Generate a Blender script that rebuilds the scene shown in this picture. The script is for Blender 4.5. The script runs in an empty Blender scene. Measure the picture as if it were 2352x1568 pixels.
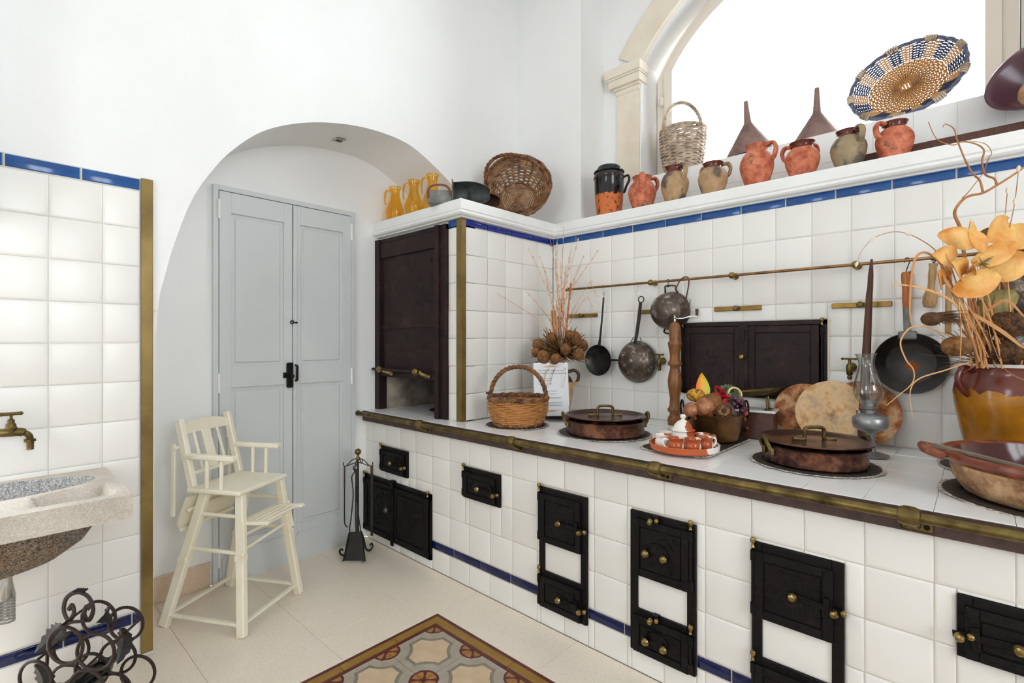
import bpy, bmesh, math, random
from mathutils import Matrix, Vector
PI = math.pi
R = math.radians
random.seed(7)
S = bpy.context.scene
COL = S.collection

# ------------------------------------------------------------------ camera, light, exposure
cam = bpy.data.cameras.new('camera')
cam.sensor_width = 36.0
cam.lens = 36.0 * 1146.84 / 2352
cam.clip_start = 0.05
camo = bpy.data.objects.new('camera', cam)
COL.objects.link(camo)
camo.location = (2.4146, -2.5947, 1.2431)
camo.rotation_euler = (R(90), 0, PI / 2 - 0.8221)
S.camera = camo
S.view_settings.view_transform = 'Standard'
S.view_settings.look = 'None'
S.view_settings.gamma = 1.0
S.view_settings.use_curve_mapping = False
S.view_settings.exposure = 0.0
S.cycles.max_bounces = 14
S.cycles.diffuse_bounces = 6
S.cycles.glossy_bounces = 4
S.cycles.transmission_bounces = 10
S.cycles.transparent_max_bounces = 24
S.cycles.caustics_reflective = False
S.cycles.caustics_refractive = False
S.cycles.use_denoising = True
S.cycles.use_adaptive_sampling = True
S.cycles.adaptive_threshold = 0.04
S.cycles.adaptive_min_samples = 12
S.cycles.sample_clamp_indirect = 6.0

W = bpy.data.worlds.new('sky')
S.world = W
W.use_nodes = True
bgn = W.node_tree.nodes['Background']
bgn.inputs[0].default_value = (0.88, 0.94, 1.0, 1)     # bright overcast sky
bgn.inputs[1].default_value = 10.0

def portal(name, loc, rot, sx, sy):
    l = bpy.data.lights.new(name, 'AREA')
    l.shape = 'RECTANGLE'; l.size = sx; l.size_y = sy
    l.cycles.is_portal = True
    o = bpy.data.objects.new(name, l); COL.objects.link(o)
    o.location = loc; o.rotation_euler = rot
    return o
portal('window_portal', (1.70, 0.66, 2.88), (R(-90), 0, 0), 1.9, 1.25)
portal('rear_window_portal', (1.55, -4.68, 1.8), (R(90), 0, 0), .8, 1.4)
portal('fill_window_portal', (4.80, -2.3, 2.0), (R(90), 0, R(90)), 1.4, 1.8)  # portal for the added opening in the right wall

# ------------------------------------------------------------------ mesh helpers
class MB:
    def __init__(s): s.v = []; s.f = []
    def add(s, vs, fs, M=None):
        n = len(s.v)
        s.v += [tuple(M @ Vector(p)) for p in vs] if M is not None else [tuple(p) for p in vs]
        s.f += [tuple(i + n for i in f) for f in fs]
        return s
    def box(s, x0, x1, y0, y1, z0, z1, M=None):
        return s.add([(x0,y0,z0),(x1,y0,z0),(x1,y1,z0),(x0,y1,z0),(x0,y0,z1),(x1,y0,z1),(x1,y1,z1),(x0,y1,z1)],
                     [(0,3,2,1),(4,5,6,7),(0,1,5,4),(1,2,6,5),(2,3,7,6),(3,0,4,7)], M)
    def bbox(s, x0, x1, y0, y1, z0, z1, b=.003, M=None):
        """box with chamfered edges"""
        vs = []; idx = {}
        X, Y, Z = (x0, x1), (y0, y1), (z0, z1)
        for i in (0,1):
            for j in (0,1):
                for k in (0,1):
                    for a in range(3):
                        p = [X[i], Y[j], Z[k]]
                        for c in range(3):
                            if c != a: p[c] += b * (1 if (i,j,k)[c] == 0 else -1)
                        idx[(i,j,k,a)] = len(vs); vs.append(tuple(p))
        fs = []
        for a in range(3):
            c, d = (a+1) % 3, (a+2) % 3
            for e in (0,1):
                q = []
                for (u, w) in ((0,0),(1,0),(1,1),(0,1)):
                    t = [0,0,0]; t[a] = e; t[c] = u; t[d] = w
                    q.append(idx[(*t, a)])
                fs.append(tuple(q if e else q[::-1]))
        for a in range(3):
            c, d = (a+1) % 3, (a+2) % 3
            for u in (0,1):
                for w in (0,1):
                    t0 = [0,0,0]; t1 = [0,0,0]
                    t0[a] = 0; t1[a] = 1
                    for t in (t0, t1): t[c] = u; t[d] = w
                    q = [idx[(*t0, c)], idx[(*t0, d)], idx[(*t1, d)], idx[(*t1, c)]]
                    fs.append(tuple(q if (u == w) else q[::-1]))
        for i in (0,1):
            for j in (0,1):
                for k in (0,1):
                    q = [idx[(i,j,k,0)], idx[(i,j,k,1)], idx[(i,j,k,2)]]
                    fs.append(tuple(q if (i+j+k) % 2 else q[::-1]))
        return s.add(vs, fs, M)
    def lathe(s, prof, n=24, M=None, sx=1, sy=1, a0=0, a1=None, closed=False):
        full = a1 is None
        if full: a1 = a0 + 2*PI
        m = n if full else n + 1
        vs = []; fs = []
        for (r, z) in prof:
            for i in range(m):
                a = a0 + (a1-a0)*i/n
                vs.append((r*math.cos(a)*sx, r*math.sin(a)*sy, z))
        P = len(prof)
        for j in range(P if closed else P-1):
            j2 = (j+1) % P
            for i in range(n):
                i2 = (i+1) % m
                fs.append((j*m+i, j*m+i2, j2*m+i2, j2*m+i))
        return s.add(vs, fs, M)
    def tube(s, path, r, n=8, closed=False, M=None, flat=1.0, up=None):
        P = [Vector(p) for p in path]; N = len(P)
        rr = r if isinstance(r, (list, tuple)) else [r]*N
        vs = []; fs = []; prev = None
        for i in range(N):
            if closed: t = P[(i+1) % N] - P[i-1]
            else: t = P[min(i+1, N-1)] - P[max(i-1, 0)]
            if t.length < 1e-9: t = Vector((0,0,1))
            t.normalize()
            if prev is None:
                u = Vector(up) if up is not None else (Vector((0,0,1)) if abs(t.z) < .9 else Vector((1,0,0)))
                a = (u - t*u.dot(t)).normalized()
            else:
                a = prev - t*prev.dot(t)
                if a.length < 1e-6: a = t.orthogonal()
                a.normalize()
            prev = a; b = t.cross(a)
            for k in range(n):
                w = 2*PI*k/n + (PI/4 if n == 4 else 0)
                vs.append(P[i] + (a*math.cos(w) + b*math.sin(w)*flat)*rr[i])
        for i in range(N if closed else N-1):
            j = (i+1) % N
            for k in range(n):
                k2 = (k+1) % n
                fs.append((i*n+k, i*n+k2, j*n+k2, j*n+k))
        if not closed:
            fs.append(tuple(range(n))[::-1]); fs.append(tuple((N-1)*n+k for k in range(n)))
        return s.add(vs, fs, M)
    def prism(s, poly, z0, z1, M=None, z1f=None):
        n = len(poly)
        vs = [(x, y, z0) for x, y in poly] + [(x, y, z1) for x, y in poly]
        fs = [tuple(range(n))[::-1], tuple(range(n, 2*n))] + [(i, (i+1) % n, n+(i+1) % n, n+i) for i in range(n)]
        return s.add(vs, fs, M)
    def ball(s, c, r, n=10, m=6, M=None, sc=(1,1,1)):
        pr = [(max(1e-5, math.sin(PI*i/m)), -math.cos(PI*i/m)) for i in range(m+1)]
        T = Matrix.Translation(c) @ Matrix.Diagonal((r*sc[0], r*sc[1], r*sc[2], 1))
        return s.lathe(pr, n, (M @ T) if M is not None else T)
    def sweep(s, prof, path, up=(0,0,1), M=None, closed=False):
        """profile points (out, up) swept along a horizontal path of (x,y,z,nx,ny): mitred"""
        vs = []; n = len(prof); fs = []
        for (x, y, z, nx, ny) in path:
            for (o, u) in prof: vs.append((x+nx*o, y+ny*o, z+u))
        for i in range(len(path)-1):
            for k in range(n):
                k2 = (k+1) % n
                fs.append((i*n+k, (i+1)*n+k, (i+1)*n+k2, i*n+k2))
        fs.append(tuple(range(n))); fs.append(tuple((len(path)-1)*n+k for k in range(n))[::-1])
        return s.add(vs, fs, M)
    def mesh(s, name, mat=None, ang=35, fix=True):
        me = bpy.data.meshes.new(name)
        me.from_pydata(s.v, [], s.f)
        me.validate(); me.update()
        if fix:
            bm = bmesh.new(); bm.from_mesh(me)
            bmesh.ops.recalc_face_normals(bm, faces=bm.faces)
            bm.to_mesh(me); bm.free()
        me.polygons.foreach_set('use_smooth', [True]*len(me.polygons))
        me.set_sharp_from_angle(angle=R(ang))
        if mat is not None: me.materials.append(mat)
        return me
    def build(s, name, mat=None, parent=None, loc=(0,0,0), rot=(0,0,0), ang=35, fix=True, kind=None):
        return put(name, s.mesh(name, mat, ang, fix), parent, loc, rot, kind)

def put(name, me, parent=None, loc=(0,0,0), rot=(0,0,0), kind=None, sc=None):
    o = bpy.data.objects.new(name, me); COL.objects.link(o)
    o.parent = parent; o.location = loc; o.rotation_euler = rot
    if sc is not None: o.scale = sc
    if kind: o['kind'] = kind
    return o
def tag(o, label, cat, group=None, kind=None):
    o['label'] = label; o['category'] = cat
    if group: o['group'] = group
    if kind: o['kind'] = kind
    return o
def thing(name, label, cat, loc=(0,0,0), rot=(0,0,0), group=None):
    o = bpy.data.objects.new(name, None); COL.objects.link(o)
    o.empty_display_size = .05
    o.location = loc; o.rotation_euler = rot
    return tag(o, label, cat, group)
def struct(name, mb, mat, parent=None, **k):
    o = mb.build(name, mat, parent, **k); o['kind'] = 'structure'
    return o
def T(*a): return Matrix.Translation(a)
def RX(a): return Matrix.Rotation(a, 4, 'X')
def RY(a): return Matrix.Rotation(a, 4, 'Y')
def RZ(a): return Matrix.Rotation(a, 4, 'Z')
def arc(c, r, a0, a1, n, plane='xz', r2=None):
    out = []
    for i in range(n+1):
        a = a0 + (a1-a0)*i/n; u, w = r*math.cos(a), (r2 or r)*math.sin(a)
        p = {'xz': (u,0,w), 'xy': (u,w,0), 'yz': (0,u,w)}[plane]
        out.append((c[0]+p[0], c[1]+p[1], c[2]+p[2]))
    return out
def bez(p, n=12):
    """smooth curve (Catmull-Rom) through points"""
    P = [Vector(q) for q in p]; P = [P[0]*2-P[1]] + P + [P[-1]*2-P[-2]]
    out = []
    for i in range(1, len(P)-2):
        for j in range(n):
            t = j/n; a, b, c, d = P[i-1], P[i], P[i+1], P[i+2]
            out.append(0.5*((2*b) + (c-a)*t + (2*a-5*b+4*c-d)*t*t + (3*b-a-3*c+d)*t**3))
    out.append(P[-2])
    return out

# ------------------------------------------------------------------ materials
def srgb(r, g, b):
    f = lambda c: c/12.92 if c <= .04045 else ((c+.055)/1.055)**2.4
    return (f(r/255), f(g/255), f(b/255), 1)
class Mat:
    def __init__(s, name):
        s.m = bpy.data.materials.new(name); s.m.use_nodes = True
        s.t = s.m.node_tree; s.b = s.t.nodes['Principled BSDF']
        s.o = s.t.nodes['Material Output']
    def n(s, typ, **k):
        d = s.t.nodes.new(typ)
        for a, v in k.items():
            if a == 'inp':
                for q, w in v.items(): d.inputs[q].default_value = w
            else: setattr(d, a, v)
        return d
    def l(s, a, b): s.t.links.new(a, b)
    def coord(s, kind='Object', scale=None, loc=None):
        c = s.n('ShaderNodeTexCoord').outputs[kind]
        if scale is not None or loc is not None:
            m = s.n('ShaderNodeMapping'); s.l(c, m.inputs[0])
            if scale is not None: m.inputs['Scale'].default_value = scale if isinstance(scale, tuple) else (scale,)*3
            if loc is not None: m.inputs['Location'].default_value = loc
            c = m.outputs[0]
        return c
    def noise(s, scale, detail=4, rough=.55, vec=None, dist=0):
        d = s.n('ShaderNodeTexNoise'); d.inputs['Scale'].default_value = scale
        d.inputs['Detail'].default_value = detail; d.inputs['Roughness'].default_value = rough
        d.inputs['Distortion'].default_value = dist
        s.l(vec if vec is not None else s.coord(), d.inputs['Vector'])
        return d.outputs['Fac']
    def ramp(s, fac, stops, interp='LINEAR'):
        d = s.n('ShaderNodeValToRGB'); cr = d.color_ramp; cr.interpolation = interp
        while len(cr.elements) < len(stops): cr.elements.new(.5)
        for e, (p, c) in zip(cr.elements, stops):
            e.position = p; e.color = c if len(c) == 4 else (*c, 1)
        s.l(fac, d.inputs[0]); return d.outputs[0]
    def math(s, op, a, b=None, c=None):
        d = s.n('ShaderNodeMath', operation=op)
        for i, v in enumerate((a, b, c)):
            if v is None: continue
            if isinstance(v, (int, float)): d.inputs[i].default_value = v
            else: s.l(v, d.inputs[i])
        return d.outputs[0]
    def mix(s, fac, a, b, mode='MIX'):
        d = s.n('ShaderNodeMix', data_type='RGBA', blend_type=mode)
        for sock, v in ((d.inputs[0], fac), (d.inputs[6], a), (d.inputs[7], b)):
            if isinstance(v, (int, float)): sock.default_value = v
            elif isinstance(v, tuple): sock.default_value = v
            else: s.l(v, sock)
        return d.outputs[2]
    def col(s, v):
        if isinstance(v, tuple): s.b.inputs['Base Color'].default_value = v
        else: s.l(v, s.b.inputs['Base Color'])
        return s
    def set(s, **k):
        for a, v in k.items():
            key = {'rough':'Roughness','metal':'Metallic','spec':'Specular IOR Level','coat':'Coat Weight','coatr':'Coat Roughness','trans':'Transmission Weight','ior':'IOR','alpha':'Alpha','sss':'Subsurface Weight'}[a]
            if isinstance(v, (int, float)): s.b.inputs[key].default_value = v
            else: s.l(v, s.b.inputs[key])
        return s
    def bump(s, h, strength=.2, dist=.002):
        d = s.n('ShaderNodeBump'); d.inputs['Strength'].default_value = strength; d.inputs['Distance'].default_value = dist
        s.l(h, d.inputs['Height']); s.l(d.outputs[0], s.b.inputs['Normal']); return s
    def rand(s): return s.n('ShaderNodeObjectInfo').outputs['Random']

M = {}
def plain(name, c, rough=.5, metal=0, **k):
    m = Mat(name).col(c).set(rough=rough, metal=metal, **k); M[name] = m.m; return m
def mottled(name, c1, c2, scale=12, rough=.5, metal=0, lo=.35, hi=.65, bump=0, bscale=None, detail=5, c3=None, **k):
    """two or three colours mixed by noise"""
    m = Mat(name); n = m.noise(scale, detail, .6)
    st = [(lo, c1), (hi, c2)] if c3 is None else [(lo, c1), ((lo+hi)/2, c2), (hi, c3)]
    m.col(m.ramp(n, st)).set(rough=rough, metal=metal, **k)
    if bump: m.bump(m.noise(bscale or scale*4, 4, .6), bump, .002)
    M[name] = m.m; return m

m = Mat('plaster'); n = m.noise(1.6, 3, .5)
m.col(m.ramp(n, [(.3, srgb(240,240,238)), (.7, srgb(246,246,245))])).set(rough=.92, spec=.2)
m.bump(m.math('ADD', m.math('MULTIPLY', m.noise(7, 5, .6), .7), m.math('MULTIPLY', m.noise(45, 3, .6), .25)), .35, .012)
M['plaster'] = m.m
m = Mat('stone_cream'); n = m.noise(5, 5, .6)
m.col(m.ramp(n, [(.3, srgb(226,212,190)), (.7, srgb(240,230,214))])).set(rough=.9).bump(m.noise(60, 4, .6), .25, .004)
M['stone_cream'] = m.m
m = Mat('white_paint'); m.col(m.ramp(m.noise(6, 4, .6), [(.3, srgb(238,238,235)), (.7, srgb(247,247,245))])).set(rough=.5).bump(m.noise(14, 4, .6), .25, .006)
M['white_paint'] = m.m
m = Mat('tile_white')
m.col(m.mix(m.ramp(m.rand(), [(0, (0,0,0)), (1, (1,1,1))]), srgb(234,231,225), srgb(243,241,236)))
m.set(rough=.27, spec=.42).bump(m.noise(9, 2, .5), .05, .004); M['tile_white'] = m.m
m = Mat('tile_top')
m.col(m.mix(m.rand(), srgb(238,237,234), srgb(244,243,241))); m.set(rough=.22).bump(m.noise(9, 2, .5), .04, .003); M['tile_top'] = m.m
plain('grout', srgb(206,198,186), .9)
plain('grout_white', srgb(214,210,204), .9)
m = Mat('tile_cobalt'); m.col(m.ramp(m.noise(9, 4, .6), [(.3, srgb(18,66,132)), (.55, srgb(26,84,150)), (.8, srgb(40,104,172))])).set(rough=.14).bump(m.noise(14, 2), .06, .004); M['tile_cobalt'] = m.m
m = Mat('tile_ultramarine'); m.col(m.ramp(m.noise(9, 4, .6), [(.35, srgb(20,28,140)), (.55, srgb(22,48,140)), (.75, srgb(16,80,140))])).set(rough=.12); M['tile_ultramarine'] = m.m
m = Mat('tile_navy'); m.col(m.ramp(m.noise(9, 4, .6), [(.3, srgb(8,16,60)), (.75, srgb(14,34,92))])).set(rough=.12); M['tile_navy'] = m.m
m = Mat('brass'); n = m.noise(14, 6, .65)
m.col(m.ramp(n, [(.3, srgb(62,50,26)), (.55, srgb(116,98,56)), (.75, srgb(150,132,86))])).set(rough=m.ramp(n, [(.3, (.5,.5,.5)), (.8, (.28,.28,.28))]), metal=.85); M['brass'] = m.m
m = Mat('brass_strip'); n = m.noise(5, 5, .6); m.col(m.ramp(n, [(.3, srgb(112,92,50)), (.7, srgb(150,126,74))])).set(rough=.4, metal=.6); M['brass_strip'] = m.m
m = Mat('brass_bright'); n = m.noise(40, 4, .6)
m.col(m.ramp(n, [(.3, srgb(112,92,50)), (.7, srgb(168,146,92))])).set(rough=.25, metal=.9); M['brass_bright'] = m.m
m = Mat('bar_brass'); n = m.noise(18, 5, .6)
m.col(m.ramp(n, [(.3, srgb(116,88,36)), (.7, srgb(160,126,60))])).set(rough=.4, metal=.7); M['bar_brass'] = m.m
m = Mat('iron'); n = m.noise(16, 6, .7)
m.col(m.ramp(n, [(.35, srgb(10,8,8)), (.62, srgb(20,15,14)), (.85, srgb(56,40,32))])).set(rough=m.ramp(n, [(.3, (.45,.45,.45)), (.8, (.65,.65,.65))]), spec=.25).bump(m.noise(120, 3), .15, .001); M['iron'] = m.m
m = Mat('iron_brown'); n = m.noise(7, 6, .7)
m.col(m.ramp(n, [(.35, srgb(32,20,20)), (.6, srgb(46,30,28)), (.85, srgb(84,56,44))])).set(rough=.5, spec=.25).bump(m.noise(150, 3), .12, .001); M['iron_brown'] = m.m
m = Mat('iron_strip'); m.col(m.ramp(m.noise(30, 5, .6), [(.3, srgb(62,42,38)), (.7, srgb(84,60,54))])).set(rough=.6); M['iron_strip'] = m.m
m = Mat('terrazzo'); v = m.coord('Generated'); g = m.n('ShaderNodeNewGeometry').outputs['Position']
vo = m.n('ShaderNodeTexVoronoi'); vo.inputs['Scale'].default_value = 210; m.l(g, vo.inputs['Vector'])
sp = m.ramp(m.noise(230, 2, .5, vec=g), [(.60, (0,0,0)), (.68, (1,1,1))])
base = m.ramp(m.noise(1.2, 4, .6, vec=g), [(.3, srgb(238,224,205)), (.7, srgb(245,234,219))])
m.col(m.mix(m.math('MULTIPLY', sp, .45), m.mix(.35, base, m.ramp(vo.outputs['Color'], [(0, srgb(222,203,180)), (1, srgb(248,239,225))])), srgb(180,156,130)))
m.set(rough=.32); M['terrazzo'] = m.m
m = Mat('skirting'); g = m.n('ShaderNodeNewGeometry').outputs['Position']
m.col(m.mix(m.ramp(m.noise(420, 2, .5, vec=g), [(.50, (0,0,0)), (.64, (1,1,1))]), srgb(226,204,180), srgb(182,150,122))).set(rough=.5); M['skirting'] = m.m
m = Mat('door_paint'); m.col(m.ramp(m.noise(3, 4, .6), [(.3, srgb(208,212,212)), (.7, srgb(215,218,218))])).set(rough=.42).bump(m.noise(30, 3), .06, .004); M['door_paint'] = m.m
plain('dark_gap', srgb(40,42,46), .9)
m = Mat('sink_stone'); g = m.coord()
vo = m.n('ShaderNodeTexVoronoi'); vo.inputs['Scale'].default_value = 330; m.l(g, vo.inputs['Vector'])
st = m.ramp(m.noise(6, 5, .6, vec=g), [(.4, srgb(214,202,188)), (.7, srgb(188,176,162))])
m.col(m.mix(.35, st, m.ramp(vo.outputs['Color'], [(.1, srgb(150,140,130)), (.9, srgb(234,228,218))]))).set(rough=.8).bump(m.noise(160, 4, .7), .5, .003); M['sink_stone'] = m.m

m = Mat('basin_granite'); g = m.coord(); vo = m.n('ShaderNodeTexVoronoi'); vo.inputs['Scale'].default_value = 330; m.l(g, vo.inputs['Vector'])
m.col(m.ramp(vo.outputs['Color'], [(.1, srgb(110,110,112)), (.5, srgb(160,160,160)), (.9, srgb(212,210,206))])).set(rough=.5); M['basin_granite'] = m.m
# patterned cement tile: octagon with corner medallions, in each tile's own coordinates
m = Mat('cement_tile'); c = m.coord(); sx = m.n('ShaderNodeSeparateXYZ'); m.l(c, sx.inputs[0])
ax = m.math('ABSOLUTE', sx.outputs[0]); ay = m.math('ABSOLUTE', sx.outputs[1])
H = .1226
dx = m.math('SUBTRACT', H, ax); dy = m.math('SUBTRACT', H, ay)
dc = m.math('SQRT', m.math('ADD', m.math('MULTIPLY', dx, dx), m.math('MULTIPLY', dy, dy)))
mx = m.math('MAXIMUM', ax, ay)
di = m.math('SUBTRACT', m.math('ADD', ax, ay), .136)     # chamfered corner
d8 = m.math('MAXIMUM', m.math('SUBTRACT', mx, .098), m.math('MULTIPLY', di, .72))
d8 = m.math('MAXIMUM', d8, m.math('SUBTRACT', .092, dc))
wob = m.math('MULTIPLY', m.math('SUBTRACT', m.noise(70, 3), .5), .006)
d8 = m.math('ADD', d8, wob); dcw = m.math('ADD', dc, wob)
inner = m.ramp(m.noise(14, 5, .6), [(.3, srgb(196,168,134)), (.7, srgb(214,190,158))])
grey = m.ramp(m.noise(18, 5, .6), [(.3, srgb(158,146,130)), (.7, srgb(178,168,152))])
dark = m.ramp(m.noise(30, 5, .6), [(.3, srgb(122,114,98)), (.7, srgb(142,134,118))])
red = srgb(92,34,32); och = m.ramp(m.noise(25, 4), [(.3, srgb(146,98,48)), (.7, srgb(172,124,66))])
t1 = m.math('LESS_THAN', d8, -.014); t2 = m.math('LESS_THAN', d8, 0.0)
cc = m.mix(t2, grey, dark); cc = m.mix(t1, cc, inner)
med = m.mix(m.math('GREATER_THAN', dcw, .046), och, red)
ang = m.math('ABSOLUTE', m.math('SUBTRACT', dx, dy))
petal = m.math('MULTIPLY', m.math('LESS_THAN', ang, m.math('ADD', .005, m.math('MULTIPLY', m.math('ABSOLUTE', m.math('SUBTRACT', dc, .024)), .28))), m.math('LESS_THAN', dc, .047))
petal2 = m.math('LESS_THAN', dcw, .011)
med = m.mix(m.math('MAXIMUM', petal, petal2), med, red)
cc = m.mix(m.math('LESS_THAN', dcw, .055), cc, med)
m.col(cc).set(rough=.45); M['cement_tile'] = m.m
m = Mat('cement_border'); c = m.coord(); sx = m.n('ShaderNodeSeparateXYZ'); m.l(c, sx.inputs[0])
e = m.math('ADD', m.math('ABSOLUTE', sx.outputs[1]), m.math('MULTIPLY', m.math('SUBTRACT', m.noise(60, 3), .5), .004))
m.col(m.mix(m.math('GREATER_THAN', e, .0195), m.ramp(m.noise(14, 5, .6), [(.3, srgb(134,98,30)), (.7, srgb(160,122,48))]), m.ramp(m.noise(18, 4), [(.3, srgb(84,32,28)), (.7, srgb(104,46,38))]))).set(rough=.45); M['cement_border'] = m.m

# ------------------------------------------------------------------ tile making
_tc = {}
def tile_mesh(w, h, mat, t=.0055, flat=False, b=.0095):
    key = (round(w, 4), round(h, 4), mat, flat)
    if key in _tc: return _tc[key]
    b = min(b, w*.25, h*.25, .0035 if h < .06 else 1)
    rings = [(0, 0), (.0003, t*.42), (b*.4, t*.80), (b, t)] if not flat else [(0, 0), (0, t-.0006), (.0008, t)]
    vs = []; fs = []
    for (i, z) in rings:
        vs += [(-w/2+i, -h/2+i, z), (w/2-i, -h/2+i, z), (w/2-i, h/2-i, z), (-w/2+i, h/2-i, z)]
    for j in range(len(rings)-1):
        for k in range(4):
            fs.append((j*4+k, j*4+(k+1) % 4, (j+1)*4+(k+1) % 4, (j+1)*4+k))
    n = (len(rings)-1)*4
    fs.append((n, n+1, n+2, n+3))
    mb = MB(); mb.add(vs, fs)
    me = mb.mesh('tile', M[mat], ang=28 if not flat else 20)
    _tc[key] = me
    return me
def cut(rects, hole):
    out = []
    hx0, hx1, hz0, hz1 = hole
    for (x0, x1, z0, z1) in rects:
        if hx1 <= x0 or hx0 >= x1 or hz1 <= z0 or hz0 >= z1: out.append((x0, x1, z0, z1)); continue
        if x0 < hx0: out.append((x0, hx0, z0, z1))
        if x1 > hx1: out.append((hx1, x1, z0, z1))
        a, b = max(x0, hx0), min(x1, hx1)
        if z0 < hz0: out.append((a, b, z0, hz0))
        if z1 > hz1: out.append((a, b, hz1, z1))
    return out
# frames: local tile x,y,z -> world.  face 'S' looks to -y, 'E' looks to +x, 'T' looks up
FR = {'S': (R(90), 0, 0), 'E': (R(90), 0, R(90)), 'T': (0, 0, 0)}
def lay(parent, face, plane, us, vs, mat, holes=(), gap=.0022, name='tile', flat=False, t=.0055, jit=.0009):
    """tiles in the cells between the lines us, vs on a plane"""
    for i in range(len(us)-1):
        for j in range(len(vs)-1):
            rs = [(us[i], us[i+1], min(vs[j], vs[j+1]), max(vs[j], vs[j+1]))]
            for h in holes: rs = cut(rs, h)
            for (a, b, c, d) in rs:
                w, h = b-a-gap, d-c-gap
                if w < .006 or h < .006: continue
                u, v = (a+b)/2, (c+d)/2
                p = plane + random.uniform(-jit, jit)*(-1 if face == 'S' else 1)
                loc = {'S': (u, p, v), 'E': (p, u, v), 'T': (u, v, p)}[face]
                r = FR[face]
                r = (r[0]+random.uniform(-.004, .004), r[1], r[2]+random.uniform(-.004, .004)) if not flat else r
                put(name, tile_mesh(w, h, mat, t, flat), parent, loc, r)

# ------------------------------------------------------------------ the setting
HC = 3.69
ARCH = [(-2.108,0),(-2.105,.8),(-2.10,1.25),(-2.089,1.408),(-2.066,1.52),(-2.036,1.644),(-1.974,1.836),(-1.892,1.988),(-1.806,2.103),(-1.695,2.209),(-1.555,2.290),(-1.391,2.351),(-1.209,2.390),(-1.05,2.402),(-.92,2.395),(-.812,2.367),(-.649,2.288),(-.515,2.201),(-.36,2.06),(-.22,1.88),(-.13,1.70),(-.07,1.45),(-.04,1.2),(-.03,0)]
ARCH = ARCH[:2] + [(q.x, q.y) for q in bez([(p[0], p[1], 0) for p in ARCH[2:-1]], 4)] + ARCH[-1:]
mb = MB(); NB = -.44
pts = [(-2.62, 0)] + [(y, z) for y, z in ARCH]
def quad(mb, a, b, c, d): mb.add([a, b, c, d], [(0,1,2,3)])
quad(mb, (0,-2.62,0), (0,ARCH[0][0],0), (0,ARCH[0][0],HC), (0,-2.62,HC))
prev_top = None
vs = []; fs = []
for (y, z) in ARCH: vs += [(0, y, z), (0, y, HC), (NB, y, z)]
for i in range(len(ARCH)-1):
    a, b = 3*i, 3*i+3
    fs += [(a, b, b+1, a+1), (a, a+2, b+2, b)]
mb.add(vs, fs)
quad(mb, (0,ARCH[-1][0],0), (0,.08,0), (0,.08,HC), (0,ARCH[-1][0],HC))
wall_left = struct('wall_left', mb, M['plaster'], ang=30)
# rounded plaster lip is kept crisp; niche back wall behind the door
mb = MB(); quad(mb, (NB,-2.3,0), (NB,.1,0), (NB,.1,2.6), (NB,-2.3,2.6))
wall_niche = struct('wall_niche', mb, M['plaster'])
mb = MB(); mb.box(NB, -.01, -2.3, -2.12, 0, 2.6)
struct('wall_niche_return', mb, M['plaster'])
# pier at the left edge of the view, rear and right walls, ceiling
mb = MB(); mb.bbox(-.1, .12, -3.05, -2.541, 1.66, HC, .01); struct('wall_pier', mb, M['plaster'])
mb = MB()
RW = (-4.65, 1.15, 1.95, 1.1, 2.5)      # rear wall with a large window opening
y0, xa, xb, za, zb = RW
for (a, b, c, d) in ((-.3, xa, 0, HC), (xb, 4.9, 0, HC), (xa, xb, 0, za), (xa, xb, zb, HC)): mb.box(a, b, y0-.25, y0, c, d)
struct('wall_rear', mb, M['plaster'])
mb = MB()
for (a, b, c, d) in ((y0-.2, -3.0, 0, HC), (-1.6, .8, 0, HC), (-3.0, -1.6, 0, 1.1), (-3.0, -1.6, 2.9, HC)): mb.box(4.75, 4.95, a, b, c, d)  # window opening out of view, added to brighten the left wall
struct('wall_right', mb, M['plaster'])
mb = MB()
for (a, b, c, d) in ((-3.0, -2.93, 1.1, 2.9), (-1.67, -1.6, 1.1, 2.9), (-3.0, -1.6, 1.1, 1.17), (-3.0, -1.6, 2.83, 2.9), (-2.34, -2.26, 1.1, 2.9)): mb.box(4.82, 4.88, a, b, c, d)
struct('fill_window', mb, M['white_paint'])  # frame of the unseen window added for its light
mb = MB(); mb.box(-.3, 0, y0-.25, -3.0, 0, HC); struct('wall_left_far', mb, M['plaster'])
mb = MB(); mb.box(-.6, 4.95, y0-.25, .95, HC, HC+.15); struct('ceiling', mb, M['plaster'])

# rear window frame
mb = MB()
for a, b, c, d in ((xa, xa+.08, za, zb), (xb-.08, xb, za, zb), (xa, xb, za, za+.08), (xa, xb, zb-.08, zb), ((xa+xb)/2-.05, (xa+xb)/2+.05, za, zb)):
    mb.box(a, b, y0-.16, y0-.09, c, d)
w2 = struct('window_2', mb, M['white_paint'])

# floor: 40 cm terrazzo tiles, a carpet of patterned cement tiles let into it
floor = struct('floor', MB().box(-.6, 4.9, -4.9, .6, -.12, -.0045), M['grout'])
CX, CY = .61, -1.153            # outer corner of the carpet
CW = 9*.2455 + .146; CD = 9*.2455 + .146
carpet = (CX, CX+CW, CY-CD, CY)
xs = [-.44] + [.0025+.4*k for k in range(-1, 13)]
xs = sorted(set([x for x in xs if x > -.44] + [-.44]))
ys = [-.893, -1.216] + [-1.216-.4*k for k in range(1, 9)]
lay(floor, 'T', -.005, xs, ys, 'terrazzo', holes=[carpet], gap=.0012, name='floor_tile', flat=True, t=.005, jit=.0001)
bt = .2455
n = 0
for i in range(9):
    for j in range(9):
        x = CX+.073+bt*(i+.5); y = CY-.073-bt*(j+.5)
        put('carpet_tile', tile_mesh(bt-.0016, bt-.0016, 'cement_tile', .005, True), floor, (x, y, -.005), (0, 0, 0))
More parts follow.
